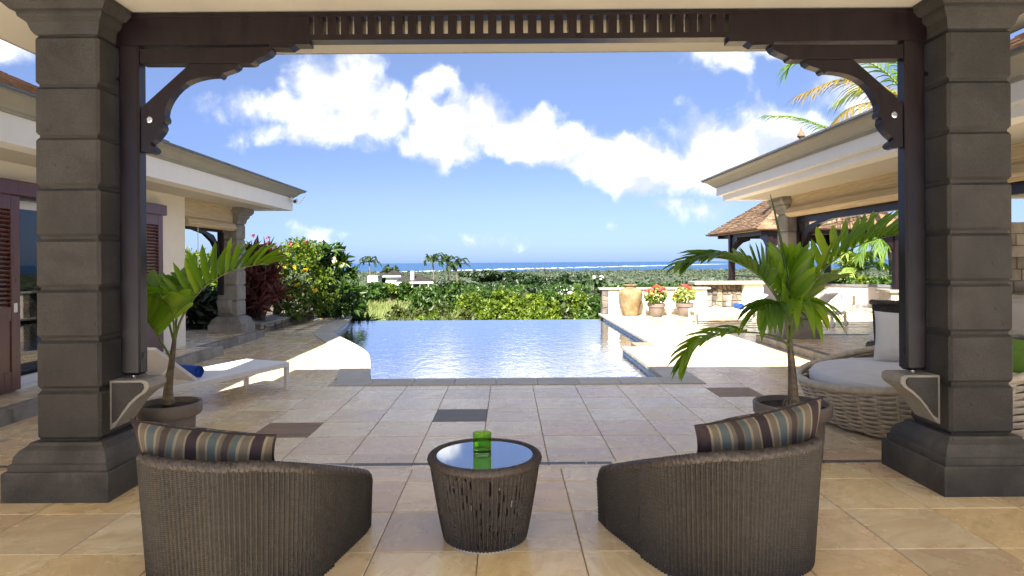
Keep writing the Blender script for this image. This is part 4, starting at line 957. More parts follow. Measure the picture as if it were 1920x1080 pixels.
part('braided_rim', rope([tuple(V[20 * (n + 1) + i]) for i in range(n + 1)], .03, 200, 10), 'rim_wicker', wc, smooth='all')
part('seat', MB().box(-.5, .5, -.1, .5, .02, .36, .03), 'brown_wicker', wc); part('seat_cushion', MB().box(-.48, .48, -.12, .5, .36, .46, .04), 'pillow_white', wc, smooth=True)

# ------------------------------------------------------------------ loungers: local x from the head (0) to the foot (L)
def make_lounger(loc, rz, label, L=1.95, W_=.66, hinge=.66, ang=38, wheels=False, H=.33):
    o = root('sun_lounger', loc, label, 'lounger', 'white sun loungers', local=True, rz=rz); t = .045
    part('frame', MB().box(0, L, 0, t, H - .06, H, .006).box(0, L, W_ - t, W_, H - .06, H, .006).box(L - t, L, t, W_ - t, H - .06, H, .006).box(0, t, t, W_ - t, H - .06, H, .006), 'alu', o)
    for x in (.0, L - .055):
        for y in (0, W_ - t):
            lg = part('leg', MB().box(x, x + .055, y, y + t, .0 if not (wheels and x < .1) else .02, H - .06, .004), 'alu', o)
            if wheels and x < .1: part('wheel', MB().tube([(x + .03, y - .035, .06), (x + .03, y + .0, .06)], .06, 20), 'wheel', lg)
    part('sling', MB().box(hinge, L - .02, .02, W_ - .02, H - .004, H + .006, .003), 'sling', o)
    ca, sa = math.cos(R(ang)), math.sin(R(ang)); bx = lambda d, h: (hinge - d * ca - h * sa, H + d * sa - h * ca + .0)
    poly = [bx(0, 0), bx(hinge - .02, 0), bx(hinge - .02, .03), bx(0, .03)]
    bk = part('backrest_frame', MB().prism(poly, 1, .03, .065).prism(poly, 1, W_ - .065, W_ - .03).prism([bx(hinge - .06, 0), bx(hinge - .02, 0), bx(hinge - .02, .03), bx(hinge - .06, .03)], 1, .065, W_ - .065), 'alu', o)
    part('backrest_sling', MB().prism([bx(0, -.004), bx(hinge - .03, -.004), bx(hinge - .03, .012), bx(0, .012)], 1, .05, W_ - .05), 'sling', bk)
    for y in (.08, W_ - .1): part('strut', MB().tube([(*bx(hinge * .55, .02)[:1], y, bx(hinge * .55, .02)[1]), (.10, y, H - .03)], .011, 8), 'alu', bk)
    return o
# foot corner measured at (-2.61, 7.62); the bed runs back towards the camera
a1 = math.atan2(.93, .36)
hd = Vector((-2.61, 7.62)) - 1.95 * Vector((math.cos(a1), math.sin(a1)))
make_lounger((hd.x, hd.y, 0), a1, 'white sun lounger with raised back and blue towel beside the potted palm')
make_lounger((6.35, 15.86, 0), R(180), 'white sun lounger with blue towel in front of the lava stone wall', L=1.85, ang=35)
a2 = math.atan2(.80, -.60)
make_lounger((7.72, 14.5, 0), a2, 'white wheeled sun lounger with raised back behind the stone column', wheels=True, ang=42)
def towel(loc, rz, label, L=.32, r=.062):
    o = root('rolled_towel', loc, label, 'towel', 'rolled blue towels', local=True, rz=rz); V = []; n = 26; turns = 2.6
    sp_ = [((.02 + (r - .02) * k / 60) * math.cos(turns * 2 * math.pi * k / 60 + .6), r + (.02 + (r - .02) * k / 60) * math.sin(turns * 2 * math.pi * k / 60 + .6)) for k in range(61)]
    mb = MB(); vs = [(-L / 2 + .004 * math.sin(k), x, z) for k, (x, z) in enumerate(sp_)] + [(L / 2 + .004 * math.cos(k), x, z) for k, (x, z) in enumerate(sp_)]
    mb.add(vs, [(k, k + 1, 61 + k + 1, 61 + k) for k in range(60)]); part('spiral', mb, 'towel', o, smooth='all', recalc=False)
    part('body', MB().tube([(-L / 2 + .012, 0, r), (L / 2 - .012, 0, r)], r - .009, 20), 'towel', o, smooth=True); return o
tl = Vector((-2.61, 7.62)) - 1.22 * Vector((math.cos(a1), math.sin(a1))) + .33 * Vector((-math.sin(a1), math.cos(a1)))
towel((tl.x, tl.y, .337), a1 + R(90), 'rolled blue towel on the lounger beside the potted palm', .42, .066)
towel((5.62, 15.5, .337), R(90), 'rolled blue towel on the lounger before the lava stone wall', .42, .07)
# small pale stool and chairs near the curved parapet
st_ = root('white_stool', (9.9, 18.4, 0), 'small pale stool with four legs by the curved parapet', 'stool', local=True)
part('seat', MB().box(-.22, .22, -.2, .2, .48, .54, .015), 'alu', st_)
for sx in (-.19, .19):
    for sy in (-.17, .17): part('leg', MB().box(sx - .03, sx + .03, sy - .025, sy + .025, 0, .48), 'pale_strand', st_)

# ------------------------------------------------------------------ urn, flower pots, floater
ur = root('tall_urn', (3.42, 17.72, 0), 'tall weathered ochre clay urn standing against the cream parapet', 'urn', local=True)
part('body', MB().lathe([(.19, 0), (.215, .03), (.26, .22), (.315, .45), (.34, .58), (.335, .65), (.29, .715), (.215, .75), (.16, .765)], 0, 0, 40, True, False), 'urn', ur, smooth=True)
part('neck', MB().lathe([(.16, .755), (.145, .79), (.15, .82), (.185, .835), (.19, .86), (.16, .865), (.12, .85), (.11, .78)], 0, 0, 36, False, True), 'urn', ur, smooth=True)
def leaves(blobs, size, seed, aspect=.45, out=.5, drop=.0, shell=.45):
    g_ = np.random.default_rng(seed); Vs, Fs, Rs = [], [], []; base = 0
    for cx, cy, cz, rx, ry, rz_, n in blobs:
        d = g_.normal(size=(n, 3)); d /= np.linalg.norm(d, axis=1)[:, None]; rad = g_.uniform(0, 1, n) ** shell
        c = np.array([cx, cy, cz]) + d * rad[:, None] * np.array([rx, ry, rz_])
        ax = g_.normal(size=(n, 3)) * (1 - out) + d * out; ax[:, 2] -= drop; ax /= np.linalg.norm(ax, axis=1)[:, None] + 1e-9
        sd_ = np.cross(ax, g_.normal(size=(n, 3))); sd_ /= np.linalg.norm(sd_, axis=1)[:, None] + 1e-9; nr_ = np.cross(ax, sd_)
        s_ = size * g_.uniform(.6, 1.35, n)[:, None]; w_ = s_ * aspect * .5
        A = c - ax * s_ * .5; T = c + ax * s_ * .5 - nr_ * s_ * .12; Lf = c + sd_ * w_ + nr_ * w_ * .35; Rt = c - sd_ * w_ + nr_ * w_ * .35
        Vs.append(np.stack([A, Lf, T, Rt], 1).reshape(-1, 3)); k = np.arange(n) * 4 + base
        Fs.append(np.concatenate([np.stack([k, k + 1, k + 2], 1), np.stack([k, k + 2, k + 3], 1)])); Rs.append(np.repeat(np.clip(g_.normal(.5, .22, n), .02, .84), 4)); base += n * 4
    return np.concatenate(Vs), np.concatenate(Fs), np.concatenate(Rs)
def blobs_in(cx, cy, cz, rx, ry, rz_, k, n, seed, sub=.42):
    g_ = np.random.default_rng(seed); out = []
    for i in range(k):
        d = g_.normal(size=3); d /= np.linalg.norm(d); q = g_.uniform(.35, 1) ; f = sub * g_.uniform(.7, 1.35)
        out.append((cx + d[0] * rx * q * .75, cy + d[1] * ry * q * .75, cz + d[2] * rz_ * q * .75, rx * f, ry * f, rz_ * f, n))
    return out
def flower_pot(name, loc, label, red, seed):
    o = root(name, loc, label, 'flower pot', 'flower pots along the parapet'); x, y, z = loc
    p = part('pot', MB().lathe([(.15, z), (.16, z + .01), (.21, z + .26), (.235, z + .265), (.245, z + .36), (.225, z + .36), (.215, z + .32), (0, z + .32)], x, y, 32, True, False), 'pot', o, smooth=True)
    part('soil', MB().lathe([(0.01, z + .325), (.216, z + .322)], x, y, 20, False, False), 'soil', p)
    bl = blobs_in(x, y, z + .62, .42, .36, .26, 9, 90, seed, .45); V, Fq, rn = leaves(bl, .10, seed, .6); npmesh('foliage', V, Fq, 'leaf_var' if not red else 'leaf_bright', o, rn)
    V, Fq, rn = leaves([(x, y, z + .58, .34, .3, .2, 260)], .10, seed + 5, .6); npmesh('inner_foliage', V, Fq, 'leaf_var', o, rn)
    bl = blobs_in(x, y, z + .70, .46, .4, .24, 12 if red else 7, 34 if red else 26, seed + 9, .22); V, Fq, rn = leaves(bl, .055, seed + 2, .9); npmesh('flowers', V, Fq, 'petal_red', o, rn)
    mb = MB()
    for k in range(7): a = k * .9; mb.tube([(x + .04 * math.cos(a), y + .04 * math.sin(a), z + .31), (x + .2 * math.cos(a), y + .2 * math.sin(a), z + .6)], [.008, .004], 5)
    part('stems', mb, 'rachis', o)
flower_pot('flower_pot', (4.05, 17.35, 0), 'taupe pot of red flowers with cream leaves next to the urn', True, 21)
flower_pot('flower_pot', (4.84, 17.4, 0), 'taupe pot of cream-green leaves and few red blooms next to the lava stone wall', False, 33)
ff = root('pool_floater', (1.64, 11.95, WZ), 'round white and blue chlorine floater drifting near the stepped pool edge', 'floater', local=True)
part('disc', MB().lathe([(.02, -.04), (.085, -.02), (.10, .01), (.085, .035), (.05, .045)], 0, 0, 24), 'floater', ff, smooth=True); part('lid', MB().lathe([(.05, .044), (.045, .075), (.02, .08)], 0, 0, 20), 'floater_blue', ff, smooth=True)

# ------------------------------------------------------------------ potted palms, leaflet by leaflet
def leaflet_strip(p, d, side_n, L, w_, droop, seg=5, fold=.28, curl=0.0):
    p, d, n_ = map(lambda q: np.array(q, float), (p, d, side_n)); d /= np.linalg.norm(d); V = []
    sd_ = np.cross(d, n_); sd_ /= np.linalg.norm(sd_) + 1e-9; n_ = np.cross(sd_, d)
    for k in range(seg + 1):
        s_ = k / seg; c = p + d * L * s_ + np.array((0, 0, -1.0)) * droop * L * s_ ** 2.2
        ww = w_ * (.22 + .78 * math.sin(math.pi * min(1, s_ * .86 + .14)) ** .7) * (1 if k < seg else .06)
        V += [c - sd_ * ww / 2 + n_ * ww * fold, c, c + sd_ * ww / 2 + n_ * ww * fold]
    Fq = [(k * 3 + j, k * 3 + j + 1, k * 3 + j + 4, k * 3 + j + 3) for k in range(seg) for j in range(2)]
    return V, Fq
def frond(parent, pts, L, wd, n, up=(0, 0, 1), ang=50, lift=.5, droop=.25, t0=.25, mat='frond', rad=.010, seed=0, split=True, prof=None, side=(1, -1), seg=5):
    rr = random.Random(seed); C = catmull(pts, 24); fr = part('frond', MB().tube([tuple(c) for c in C], [rad * (1 - .8 * k / 24) for k in range(25)], 6), 'rachis' if mat != 'frond_dry' else 'frond_dry', parent, smooth='all')
    allV, allF, allR = [], [], []
    for k in range(n):
        t = t0 + (1 - t0) * (k + .3) / n; x = t * 24; i = min(int(x), 23); c = C[i] + (C[i + 1] - C[i]) * (x - i); T = C[min(i + 1, 24)] - C[max(i - 1, 0)]; T /= np.linalg.norm(T)
        S = np.cross(T, np.array(up, float)); S /= np.linalg.norm(S) + 1e-9; N = np.cross(S, T)
        q = (t - t0) / (1 - t0); a = R(ang * (1 - .55 * q) + rr.uniform(-5, 5)); ll = L * (prof(q) if prof else (.55 + .45 * math.sin(math.pi * min(1, q * .8 + .25)))) * rr.uniform(.88, 1.1)
        for sg in side:
            d = math.cos(a) * T + math.sin(a) * (sg * S * (1 - lift * .5) + N * lift * rr.uniform(.8, 1.15)); V, Fq = leaflet_strip(c, d, N + sg * S * .15, ll, wd * rr.uniform(.8, 1.15), droop * rr.uniform(.6, 1.4), seg)
            r_ = min(.84, max(.02, rr.gauss(.45, .18)))
            if split: npmesh('leaflet', V, Fq, mat, fr, [r_] * len(V), smooth=True)
            else: o = len(allV); allV += V; allF += [tuple(m_ + o for m_ in f) for f in Fq]; allR += [r_] * len(V)
    if not split: npmesh('leaflets', allV, allF, mat, fr, allR, smooth=True, kind='stuff')
    return fr
def FP(lst): return [Q(x, y, Y) for x, y, Y in lst]
def palm_pot(loc, rt, h, rb, name, label):
    o = root(name, loc, label, 'plant pot', None); x, y, z = loc
    p = part('pot', MB().lathe([(rb, z), (rb + .008, z + .012), (rt - .045, z + h - .10), (rt - .012, z + h - .097), (rt, z + h - .08), (rt + .004, z + h - .01), (rt - .002, z + h), (rt - .022, z + h), (rt - .028, z + h - .045), (0, z + h - .05)], x, y, 56, True, False), 'pot', o, smooth=True)
    part('soil', MB().lathe([(.005, z + h - .035), (rt * .5, z + h - .03), (rt - .024, z + h - .04)], x, y, 30, False, False), 'soil', o); return o
palm_pot((-2.655, 5.0, 0), .232, .42, .165, 'plant_pot', 'round taupe planter holding the palm beside the white lounger')
palm_pot((2.165, 4.86, 0), .278, .42, .20, 'plant_pot', 'wide round taupe planter holding the palm beside the wicker daybed')
lp = root('potted_palm', (-2.655, 5.0, .37), 'young palm with one long arching frond beside the white lounger', 'palm')
part('trunk', MB().tube(catmull(FP([(316, 760, 5.0), (315, 742, 5.0), (317, 715, 5.0), (322, 680, 5.0), (326, 645, 5.0), (330, 612, 5.0)]), 16), [.046, .048, .044, .040, .036, .033, .031, .029, .027, .025, .023, .021, .019, .017, .015, .012, .010], 12), 'trunk_palm', lp, smooth='all')
frond(lp, FP([(327, 640, 5.0), (341, 596, 5.0), (375, 546, 4.97), (425, 512, 4.95), (480, 497, 4.93), (505, 497, 4.92)]), .37, 0.063, 17, ang=62, lift=.85, droop=.10, t0=.24, seed=1)
frond(lp, FP([(326, 640, 5.0), (313, 596, 5.05), (292, 566, 5.15), (262, 552, 5.25), (235, 556, 5.3)]), .36, 0.075, 11, ang=62, lift=.8, droop=.15, t0=.25, mat='frond_dark', seed=2)
frond(lp, FP([(320, 672, 4.99), (305, 645, 4.95), (283, 612, 4.86), (262, 590, 4.78), (240, 585, 4.72)]), .32, 0.083, 10, ang=60, lift=.7, droop=.2, t0=.38, seed=3)
frond(lp, FP([(328, 638, 5.0), (325, 600, 4.93), (316, 570, 4.82), (300, 558, 4.7)]), .30, 0.075, 8, ang=55, lift=.55, droop=.45, t0=.35, seed=4)
frond(lp, FP([(329, 625, 5.0), (333, 580, 5.1), (345, 540, 5.25), (372, 515, 5.4)]), .30, 0.060, 9, ang=55, lift=.6, droop=.3, t0=.35, mat='frond_dark', seed=5)
rp = root('potted_palm', (2.165, 4.86, .37), 'young palm with many spreading fronds and a thin spear leaf beside the wicker daybed', 'palm')
part('trunk', MB().tube(catmull(FP([(1487, 764, 4.86), (1487, 745, 4.86), (1486, 715, 4.86), (1484, 680, 4.86), (1481, 645, 4.86), (1481, 610, 4.86)]), 16), [.052, .05, .046, .042, .038, .036, .034, .032, .030, .028, .026, .024, .022, .02, .017, .014, .010], 12), 'trunk_palm', rp, smooth='all')
mb = MB(); rr = random.Random(9)
for k in range(14): a = k * .45; mb.tube([(2.165 + .04 * math.cos(a), 4.86 + .04 * math.sin(a), .44), (2.165 + .075 * math.cos(a), 4.86 + .075 * math.sin(a), .38)], [.010, .006], 5)
part('roots', mb, 'trunk_palm', rp, kind='stuff')
frond(rp, FP([(1482, 640, 4.86), (1500, 575, 4.9), (1545, 505, 4.95), (1610, 460, 5.0), (1680, 440, 5.05), (1720, 436, 5.05)]), .36, 0.069, 16, ang=60, lift=.8, droop=.06, t0=.30, seed=11, mat='frond')
frond(rp, FP([(1481, 640, 4.86), (1460, 566, 4.84), (1412, 508, 4.78), (1350, 484, 4.70), (1290, 492, 4.62)]), .38, 0.063, 16, ang=48, lift=.25, droop=.30, t0=.36, seed=12, mat='frond_dark')
frond(rp, FP([(1481, 640, 4.86), (1466, 575, 4.95), (1436, 525, 5.05), (1392, 497, 5.12)]), .34, 0.068, 12, ang=66, lift=.9, droop=.05, t0=.30, seed=13)
frond(rp, FP([(1484, 652, 4.85), (1455, 632, 4.80), (1405, 623, 4.70), (1350, 628, 4.62), (1308, 648, 4.55), (1288, 676, 4.52)]), .26, 0.063, 13, ang=50, lift=.45, droop=.35, t0=.42, seed=14)
frond(rp, FP([(1482, 636, 4.85), (1487, 590, 4.75), (1503, 566, 4.62), (1530, 572, 4.52)]), .33, 0.068, 9, ang=48, lift=.1, droop=.75, t0=.35, seed=15, mat='frond')
frond(rp, FP([(1482, 636, 4.86), (1500, 580, 4.98), (1530, 540, 5.15), (1575, 522, 5.3)]), .30, 0.060, 11, ang=55, lift=.55, droop=.2, t0=.35, seed=16, mat='frond_pale')
frond(rp, FP([(1481, 640, 4.85), (1470, 592, 4.75), (1452, 570, 4.62), (1428, 580, 4.52)]), .32, 0.068, 9, ang=48, lift=.1, droop=.70, t0=.35, seed=17, mat='frond_dark')
frond(rp, FP([(1482, 630, 4.86), (1484, 570, 4.9), (1478, 520, 5.0), (1462, 490, 5.1)]), .34, 0.068, 9, ang=58, lift=.7, droop=.05, t0=.35, seed=18)
part('spear_leaf', MB().tube(FP([(1482, 560, 4.9), (1466, 460, 4.9), (1452, 395, 4.9), (1444, 364, 4.9)]), [.010, .010, .007, .002], 6), 'frond_dark', rp)

# ------------------------------------------------------------------ palms behind the right wing
def simple_palm(name, base, crown, label, fronds, group=None, cat='palm', trunk=.14, mat='frond_dark'):
    o = root(name, base, label, cat, group); part('trunk', MB().tube(catmull([base, tuple((np.array(base) + np.array(crown)) / 2 + np.array((.05, 0, 0))), crown], 12), np.linspace(trunk, trunk * .7, 13).tolist(), 10), 'bark', o, smooth='all')
    for k, (pts, L, wd, n, m_, dr, lf) in enumerate(fronds): frond(o, pts, L, wd, n, ang=58, lift=lf, droop=dr, t0=.12, mat=m_, rad=.03, seed=k + 40, split=False, seg=3)
    return o
Yp = 16.6; cr = Q(1708, 190, Yp)
simple_palm('coconut_palm', (cr[0], Yp, 0), cr, 'coconut palm with golden dry fronds rising behind the open wing with the bamboo blinds', [
    (FP([(1708, 190, Yp), (1660, 135, Yp), (1590, 105, Yp), (1500, 112, Yp), (1478, 128, Yp)]), .75, .045, 34, 'frond_dark', .45, .1),
    (FP([(1708, 195, Yp), (1650, 165, Yp - .3), (1575, 150, Yp - .5), (1498, 178, Yp - .6)]), .75, .045, 34, 'frond_dry', .6, .05),
    (FP([(1708, 195, Yp), (1660, 190, Yp - .6), (1600, 200, Yp - .9), (1560, 235, Yp - 1.0)]), .65, .045, 28, 'frond_dry', .6, .0),
    (FP([(1708, 190, Yp), (1685, 110, Yp), (1650, 60, Yp), (1600, 40, Yp)]), .8, .045, 30, 'frond', .3, .1),
    (FP([(1708, 190, Yp), (1700, 120, Yp + .5), (1690, 80, Yp + 1), (1680, 40, Yp + 1.5)]), .8, .05, 30, 'frond', .4, .1),
    (FP([(1708, 195, Yp), (1670, 170, Yp + .8), (1620, 165, Yp + 1.2), (1570, 190, Yp + 1.5)]), .75, .045, 30, 'frond_pale', .5, .05),
    (FP([(1708, 190, Yp), (1760, 140, Yp), (1830, 120, Yp), (1900, 150, Yp)]), .8, .045, 30, 'frond', .45, .1),
    (FP([(1708, 195, Yp), (1750, 200, Yp), (1800, 230, Yp), (1830, 280, Yp)]), .7, .045, 26, 'frond_dry', .6, .0)])
Yp = 15.4; cr = Q(1706, 300, Yp)
simple_palm('feather_palm', (cr[0], Yp, 0), cr, 'palm with one low green frond showing above the cornice of the open wing', [
    (FP([(1706, 300, Yp), (1610, 262, Yp), (1540, 236, Yp), (1490, 220, Yp), (1434, 217, Yp)]), .42, .04, 36, 'frond_dark', .5, .1),
    (FP([(1706, 300, Yp), (1680, 270, Yp), (1720, 262, Yp), (1770, 290, Yp)]), .45, .04, 26, 'frond_dark', .5, .1),
    (FP([(1706, 300, Yp), (1640, 320, Yp), (1610, 330, Yp), (1580, 370, Yp)]), .35, .04, 22, 'frond_dark', .5, .1)], trunk=.10)
def burst_palm(name, c, r, label, mat, n, seed, base_z, trunk=.16, droop=.45, wd=.04, group=None, wind=(0, 0, 0), nl=22, seg=2, rad=.03):
    g_ = random.Random(seed); fr = []; c = np.array(c, float); wv = np.array(wind, float)
    for k in range(n):
        a = 2 * math.pi * k / n + g_.uniform(-.2, .2); e = g_.uniform(-.05, 1.1); d = np.array((math.cos(a) * math.cos(e), math.sin(a) * math.cos(e), math.sin(e))); L = r * g_.uniform(.85, 1.1)
        p1 = c + d * L * .4 + wv * L * .1; p2 = c + d * L * .75 + wv * L * .3 + np.array((0, 0, -.10 * L)); p3 = c + d * L * .95 + wv * L * .55 + np.array((0, 0, -droop * L)); fr.append(([tuple(c), tuple(p1), tuple(p2), tuple(p3)]))
    o = root(name, (c[0], c[1], base_z), label, 'palm', group); part('trunk', MB().tube(catmull([(c[0], c[1], base_z), tuple((np.array((c[0], c[1], base_z)) + c) / 2 + np.array((.04 * (c[2] - base_z), 0, 0))), tuple(c)], 8), np.linspace(trunk, trunk * .65, 9).tolist(), 8), 'bark', o, smooth='all')
    for k, pts in enumerate(fr): frond(o, pts, r * .30, wd * 1.0, nl, ang=55, lift=.15, droop=.5, t0=.08, mat=mat, rad=rad, seed=seed * 31 + k, split=False, seg=seg)
    return o
burst_palm('date_palm', Q(1600, 512, 27), 1.75, 'pale yellow-green palm crown beyond the curved parapet', 'frond_pale', 22, 5, -1.0, wd=.07, droop=.3)
burst_palm('fan_palm', Q(1668, 455, 26), 2.0, 'darker palm behind the gazebo post with arching fronds', 'frond_dark', 16, 6, -1.0, wd=.06)
burst_palm('date_palm', Q(1745, 470, 25), 2.2, 'sunlit green palm half hidden by the basalt column', 'frond', 18, 8, -1.0, wd=.06)

# ------------------------------------------------------------------ shrubs
def shrub(name, base, blobs, size, mat, label, seed, aspect=.45, out=.5, cat='shrub', group=None, stems=6, extra=(), srad=.03, drop=0.0):
    o = root(name, base, label, cat, group); V, Fq, rn = leaves(blobs, size, seed, aspect, out, drop); npmesh('foliage', V, Fq, mat, o, rn)
    rr = random.Random(seed); mb = MB()
    for k in range(stems):
        q = rr.choice(blobs); mid = ((base[0] * 1.2 + q[0] * .8) / 2, (base[1] * 1.2 + q[1] * .8) / 2, (base[2] + q[2]) / 2); mb.tube(catmull([base, mid, q[:3]], 6), np.linspace(srad, srad * .3, 7).tolist(), 6)
    part('stems', mb, 'bark', o, smooth='all')
    for nm, bl, sz, m2 in extra:
        for q in bl: V, Fq, rn = leaves([q], sz, seed + 77 + int(q[0] * 100) % 50, .9, .4); npmesh(nm, V, Fq, m2, o, rn)
    return o
def rosettes(name, base, heads, size, n, mat, label, seed, aspect=.16, extra=()):
    return shrub(name, base, [(x, y, z, .16 * size / .4, .16 * size / .4, .13 * size / .4, n) for x, y, z in heads], size, mat, label, seed, aspect, .85, stems=len(heads), extra=extra, srad=.025)
rr = random.Random(12)
def heads_px(x0, x1, y0, y1, Y0_, Y1_, n): return [Q(rr.uniform(x0, x1), rr.uniform(y0, y1), rr.uniform(Y0_, Y1_)) for _ in range(n)]
rosettes('cordyline_shrub', Q(492, 610, 14.3), heads_px(466, 515, 468, 590, 14.0, 15.0, 24), .50, 34, 'leaf_red', 'dark red cordyline with long leaves behind the stone corner column', 61, .17)
bl = [(*Q(x, y, Y), .38, .38, .30, 240) for x, y, Y in [(545, 500, 15.8), (575, 490, 16.0), (530, 540, 15.6), (565, 540, 15.8), (600, 520, 16.2), (550, 580, 15.6), (590, 570, 16), (535, 475, 16), (515, 490, 16), (580, 470, 16.2), (610, 560, 16.3), (560, 465, 16.4), (520, 560, 15.6)]]
shrub('allamanda_shrub', (-5.9, 16.0, .05), bl, .13, 'leaf_bright', 'bright green shrub dotted with yellow trumpet flowers beside the bench wall', 62, .5, extra=[('yellow_flower', [(*Q(x, y, 15.4), .05, .05, .05, 7) for x, y in [(552, 501), (536, 556), (544, 557), (556, 534), (533, 503), (575, 505), (590, 545)]], .10, 'petal_yellow'), ('pink_bloom', [(*Q(x, y, 15.9), .05, .05, .05, 6) for x, y in [(503, 455), (475, 442), (544, 458), (575, 454), (503, 446)]], .07, 'petal_red')])
bl2 = []
for x, y in [(600, 470), (625, 470), (640, 490), (655, 515), (645, 540), (620, 500), (605, 500), (630, 520), (660, 545), (625, 555), (600, 540), (650, 565), (635, 580), (612, 585), (665, 575), (590, 490), (610, 525), (590, 560)]: bl2.append((*Q(x, y, rr.uniform(16.9, 18.0)), .30, .30, .22, 70))
shrub('frangipani_shrub', (-4.95, 18.2, 0), bl2, .34, 'leaf', 'frangipani with long glossy leaves and cream blossoms at the far pool corner', 63, .26, .75, stems=16, srad=.05, extra=[('cream_blossom', [(*Q(x, y, 16.8), .07, .07, .06, 9) for x, y in [(588, 476), (628, 488), (640, 497), (600, 470)]], .09, 'petal_cream')])
bl = [(*Q(x, y, 18.6), .28, .25, .16, 60) for x, y in [(600, 592), (625, 594), (650, 596), (672, 598), (690, 602), (640, 588), (660, 592)]]
shrub('strap_leaf_clump', (-4.9, 18.7, -.05), bl, .38, 'leaf', 'low clump of dark strap leaves at the foot of the frangipani', 64, .10, .8, stems=2)
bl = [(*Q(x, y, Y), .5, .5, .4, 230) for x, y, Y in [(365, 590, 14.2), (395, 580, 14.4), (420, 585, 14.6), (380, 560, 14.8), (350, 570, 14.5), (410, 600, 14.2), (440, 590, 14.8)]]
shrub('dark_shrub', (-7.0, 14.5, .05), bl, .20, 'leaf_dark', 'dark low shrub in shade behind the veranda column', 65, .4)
bl = [(*Q(x, y, Y), .7, .7, .5, 200) for x, y, Y in [(360, 520, 17), (385, 500, 17.5), (340, 500, 17), (405, 530, 17), (330, 540, 16.5), (370, 545, 16), (300, 520, 17)]]
shrub('garden_shrub', (-8.4, 17, .05), bl, .26, 'leaf_bright', 'light green garden shrub seen under the rolled blind beside the cream wall', 66, .4)
bl = [(-8.6 + rr.uniform(-1, 1), 13.2 + rr.uniform(-.6, 1), .5 + rr.uniform(0, 1.5), .6, .5, .5, 170) for _ in range(9)]
shrub('garden_shrub', (-8.6, 13.4, .05), bl, .34, 'leaf_bright', 'leafy shrub seen through the sliding glass doors', 67, .25, .7)
for k, (x, y, Y, label) in enumerate([(1560, 525, 24.6, 'green hedge shrub behind the curved parapet'), (1620, 524, 25.2, 'yellow-green hedge shrub below the pale palm'), (1690, 520, 24.6, 'hedge shrub behind the gazebo pier'), (1470, 522, 25.5, 'hedge shrub behind the gazebo rail')]):
    c = Q(x, y, Y); shrub('hedge_shrub', (c[0], c[1], -1.0), blobs_in(c[0], c[1], c[2] - .4, 1.5, .7, .6, 9, 150, 70 + k, .45), .22, 'leaf_bright' if k % 2 else 'leaf', label, 70 + k, group='hedge shrubs beyond the terrace')

# ------------------------------------------------------------------ hillside beyond the pool
def hill_bush(x, ytop, wpx, Y, mat, label, k, n=1500, ybot=None, flat=False):
    X, _, zt = Q(x, ytop, Y); zg = float(ground_z(X, Y)); r = wpx / 2 * Y / F; h = zt - zg; size = Y * .0075
    if flat:
        bl = []; g_ = random.Random(k)
        for i in range(11): a = g_.uniform(0, 6.28); q = g_.uniform(0, .8); bl.append((X + r * q * math.cos(a), Y + r * q * math.sin(a), zg + h * g_.uniform(.5, .92) - .12 * h * q, r * g_.uniform(.28, .48), r * .4, h * g_.uniform(.07, .13), n // 11))
    else: bl = blobs_in(X, Y, zg + h * .56, r, r * .9, h * .52, 16, n // 16, k, .30)
    top = max(q[2] + q[5] for q in bl); bl = [(a, b_, c + (zt - top), d, e, f, g_) for a, b_, c, d, e, f, g_ in bl]
    V, Fq, rn = leaves(bl, size, k, .55, .35)
    o = root('hillside_tree' if flat or h > 3.2 else 'hillside_bush', (X, Y, zg), label, 'tree' if flat or h > 3.2 else 'bush', 'bushes and trees on the hillside below the pool')
    npmesh('crown', V, Fq, mat, o, rn)
    mb = MB(); g_ = random.Random(k)
    for q in g_.sample(bl, 5): mb.tube(catmull([(X, Y, zg), ((X * 1.3 + q[0] * .7) / 2, Y, zg + (q[2] - zg) * .55), q[:3]], 5), np.linspace(.035 * h, .012 * h, 6).tolist(), 6)
    part('trunk', mb, 'bark', o, smooth='all')
near = [(742, 577, 60, 30, 'leaf_olive', 'yellowish bush in the tall grass near the pool edge'), (812, 505 + 62, 90, 34, 'leaf_olive', 'rounded olive bush in the middle of the slope'), (838, 534, 62, 52, 'leaf', 'upright dark green bush rising above the slope'),
        (786, 556, 46, 48, 'leaf', 'small green bush below the chimney house'), (880, 552, 84, 44, 'leaf_bright', 'bright lime bush beside the upright dark bush'), (912, 566, 70, 33, 'leaf_bright', 'lime bush low on the slope behind the pool weir'),
        (960, 561, 80, 40, 'leaf_bright', 'spreading lime bush beyond the middle of the pool'), (1000, 556, 74, 46, 'leaf_bright', 'tallest lime bush below the umbrella trees'), (1042, 566, 80, 36, 'leaf_bright', 'rounded lime bush between the tallest lime bush and the stone pier'),
        (1088, 572, 70, 34, 'leaf_bright', 'lime bush beside the dark stone pier'), (1122, 560, 60, 60, 'leaf', 'dark green bush just behind the stone pier'), (940, 584, 110, 25, 'leaf_bright', 'low leafy bush touching the weir line'),
        (860, 586, 100, 25, 'leaf_olive', 'low olive scrub against the weir line'), (1020, 586, 110, 25, 'leaf_bright', 'low lime scrub against the weir line near the pier'), (795, 588, 70, 25, 'leaf_bright', 'small tuft of bright leaves at the weir by the grass'), (1095, 590, 70, 25, 'leaf', 'dark tuft of leaves at the weir corner')]
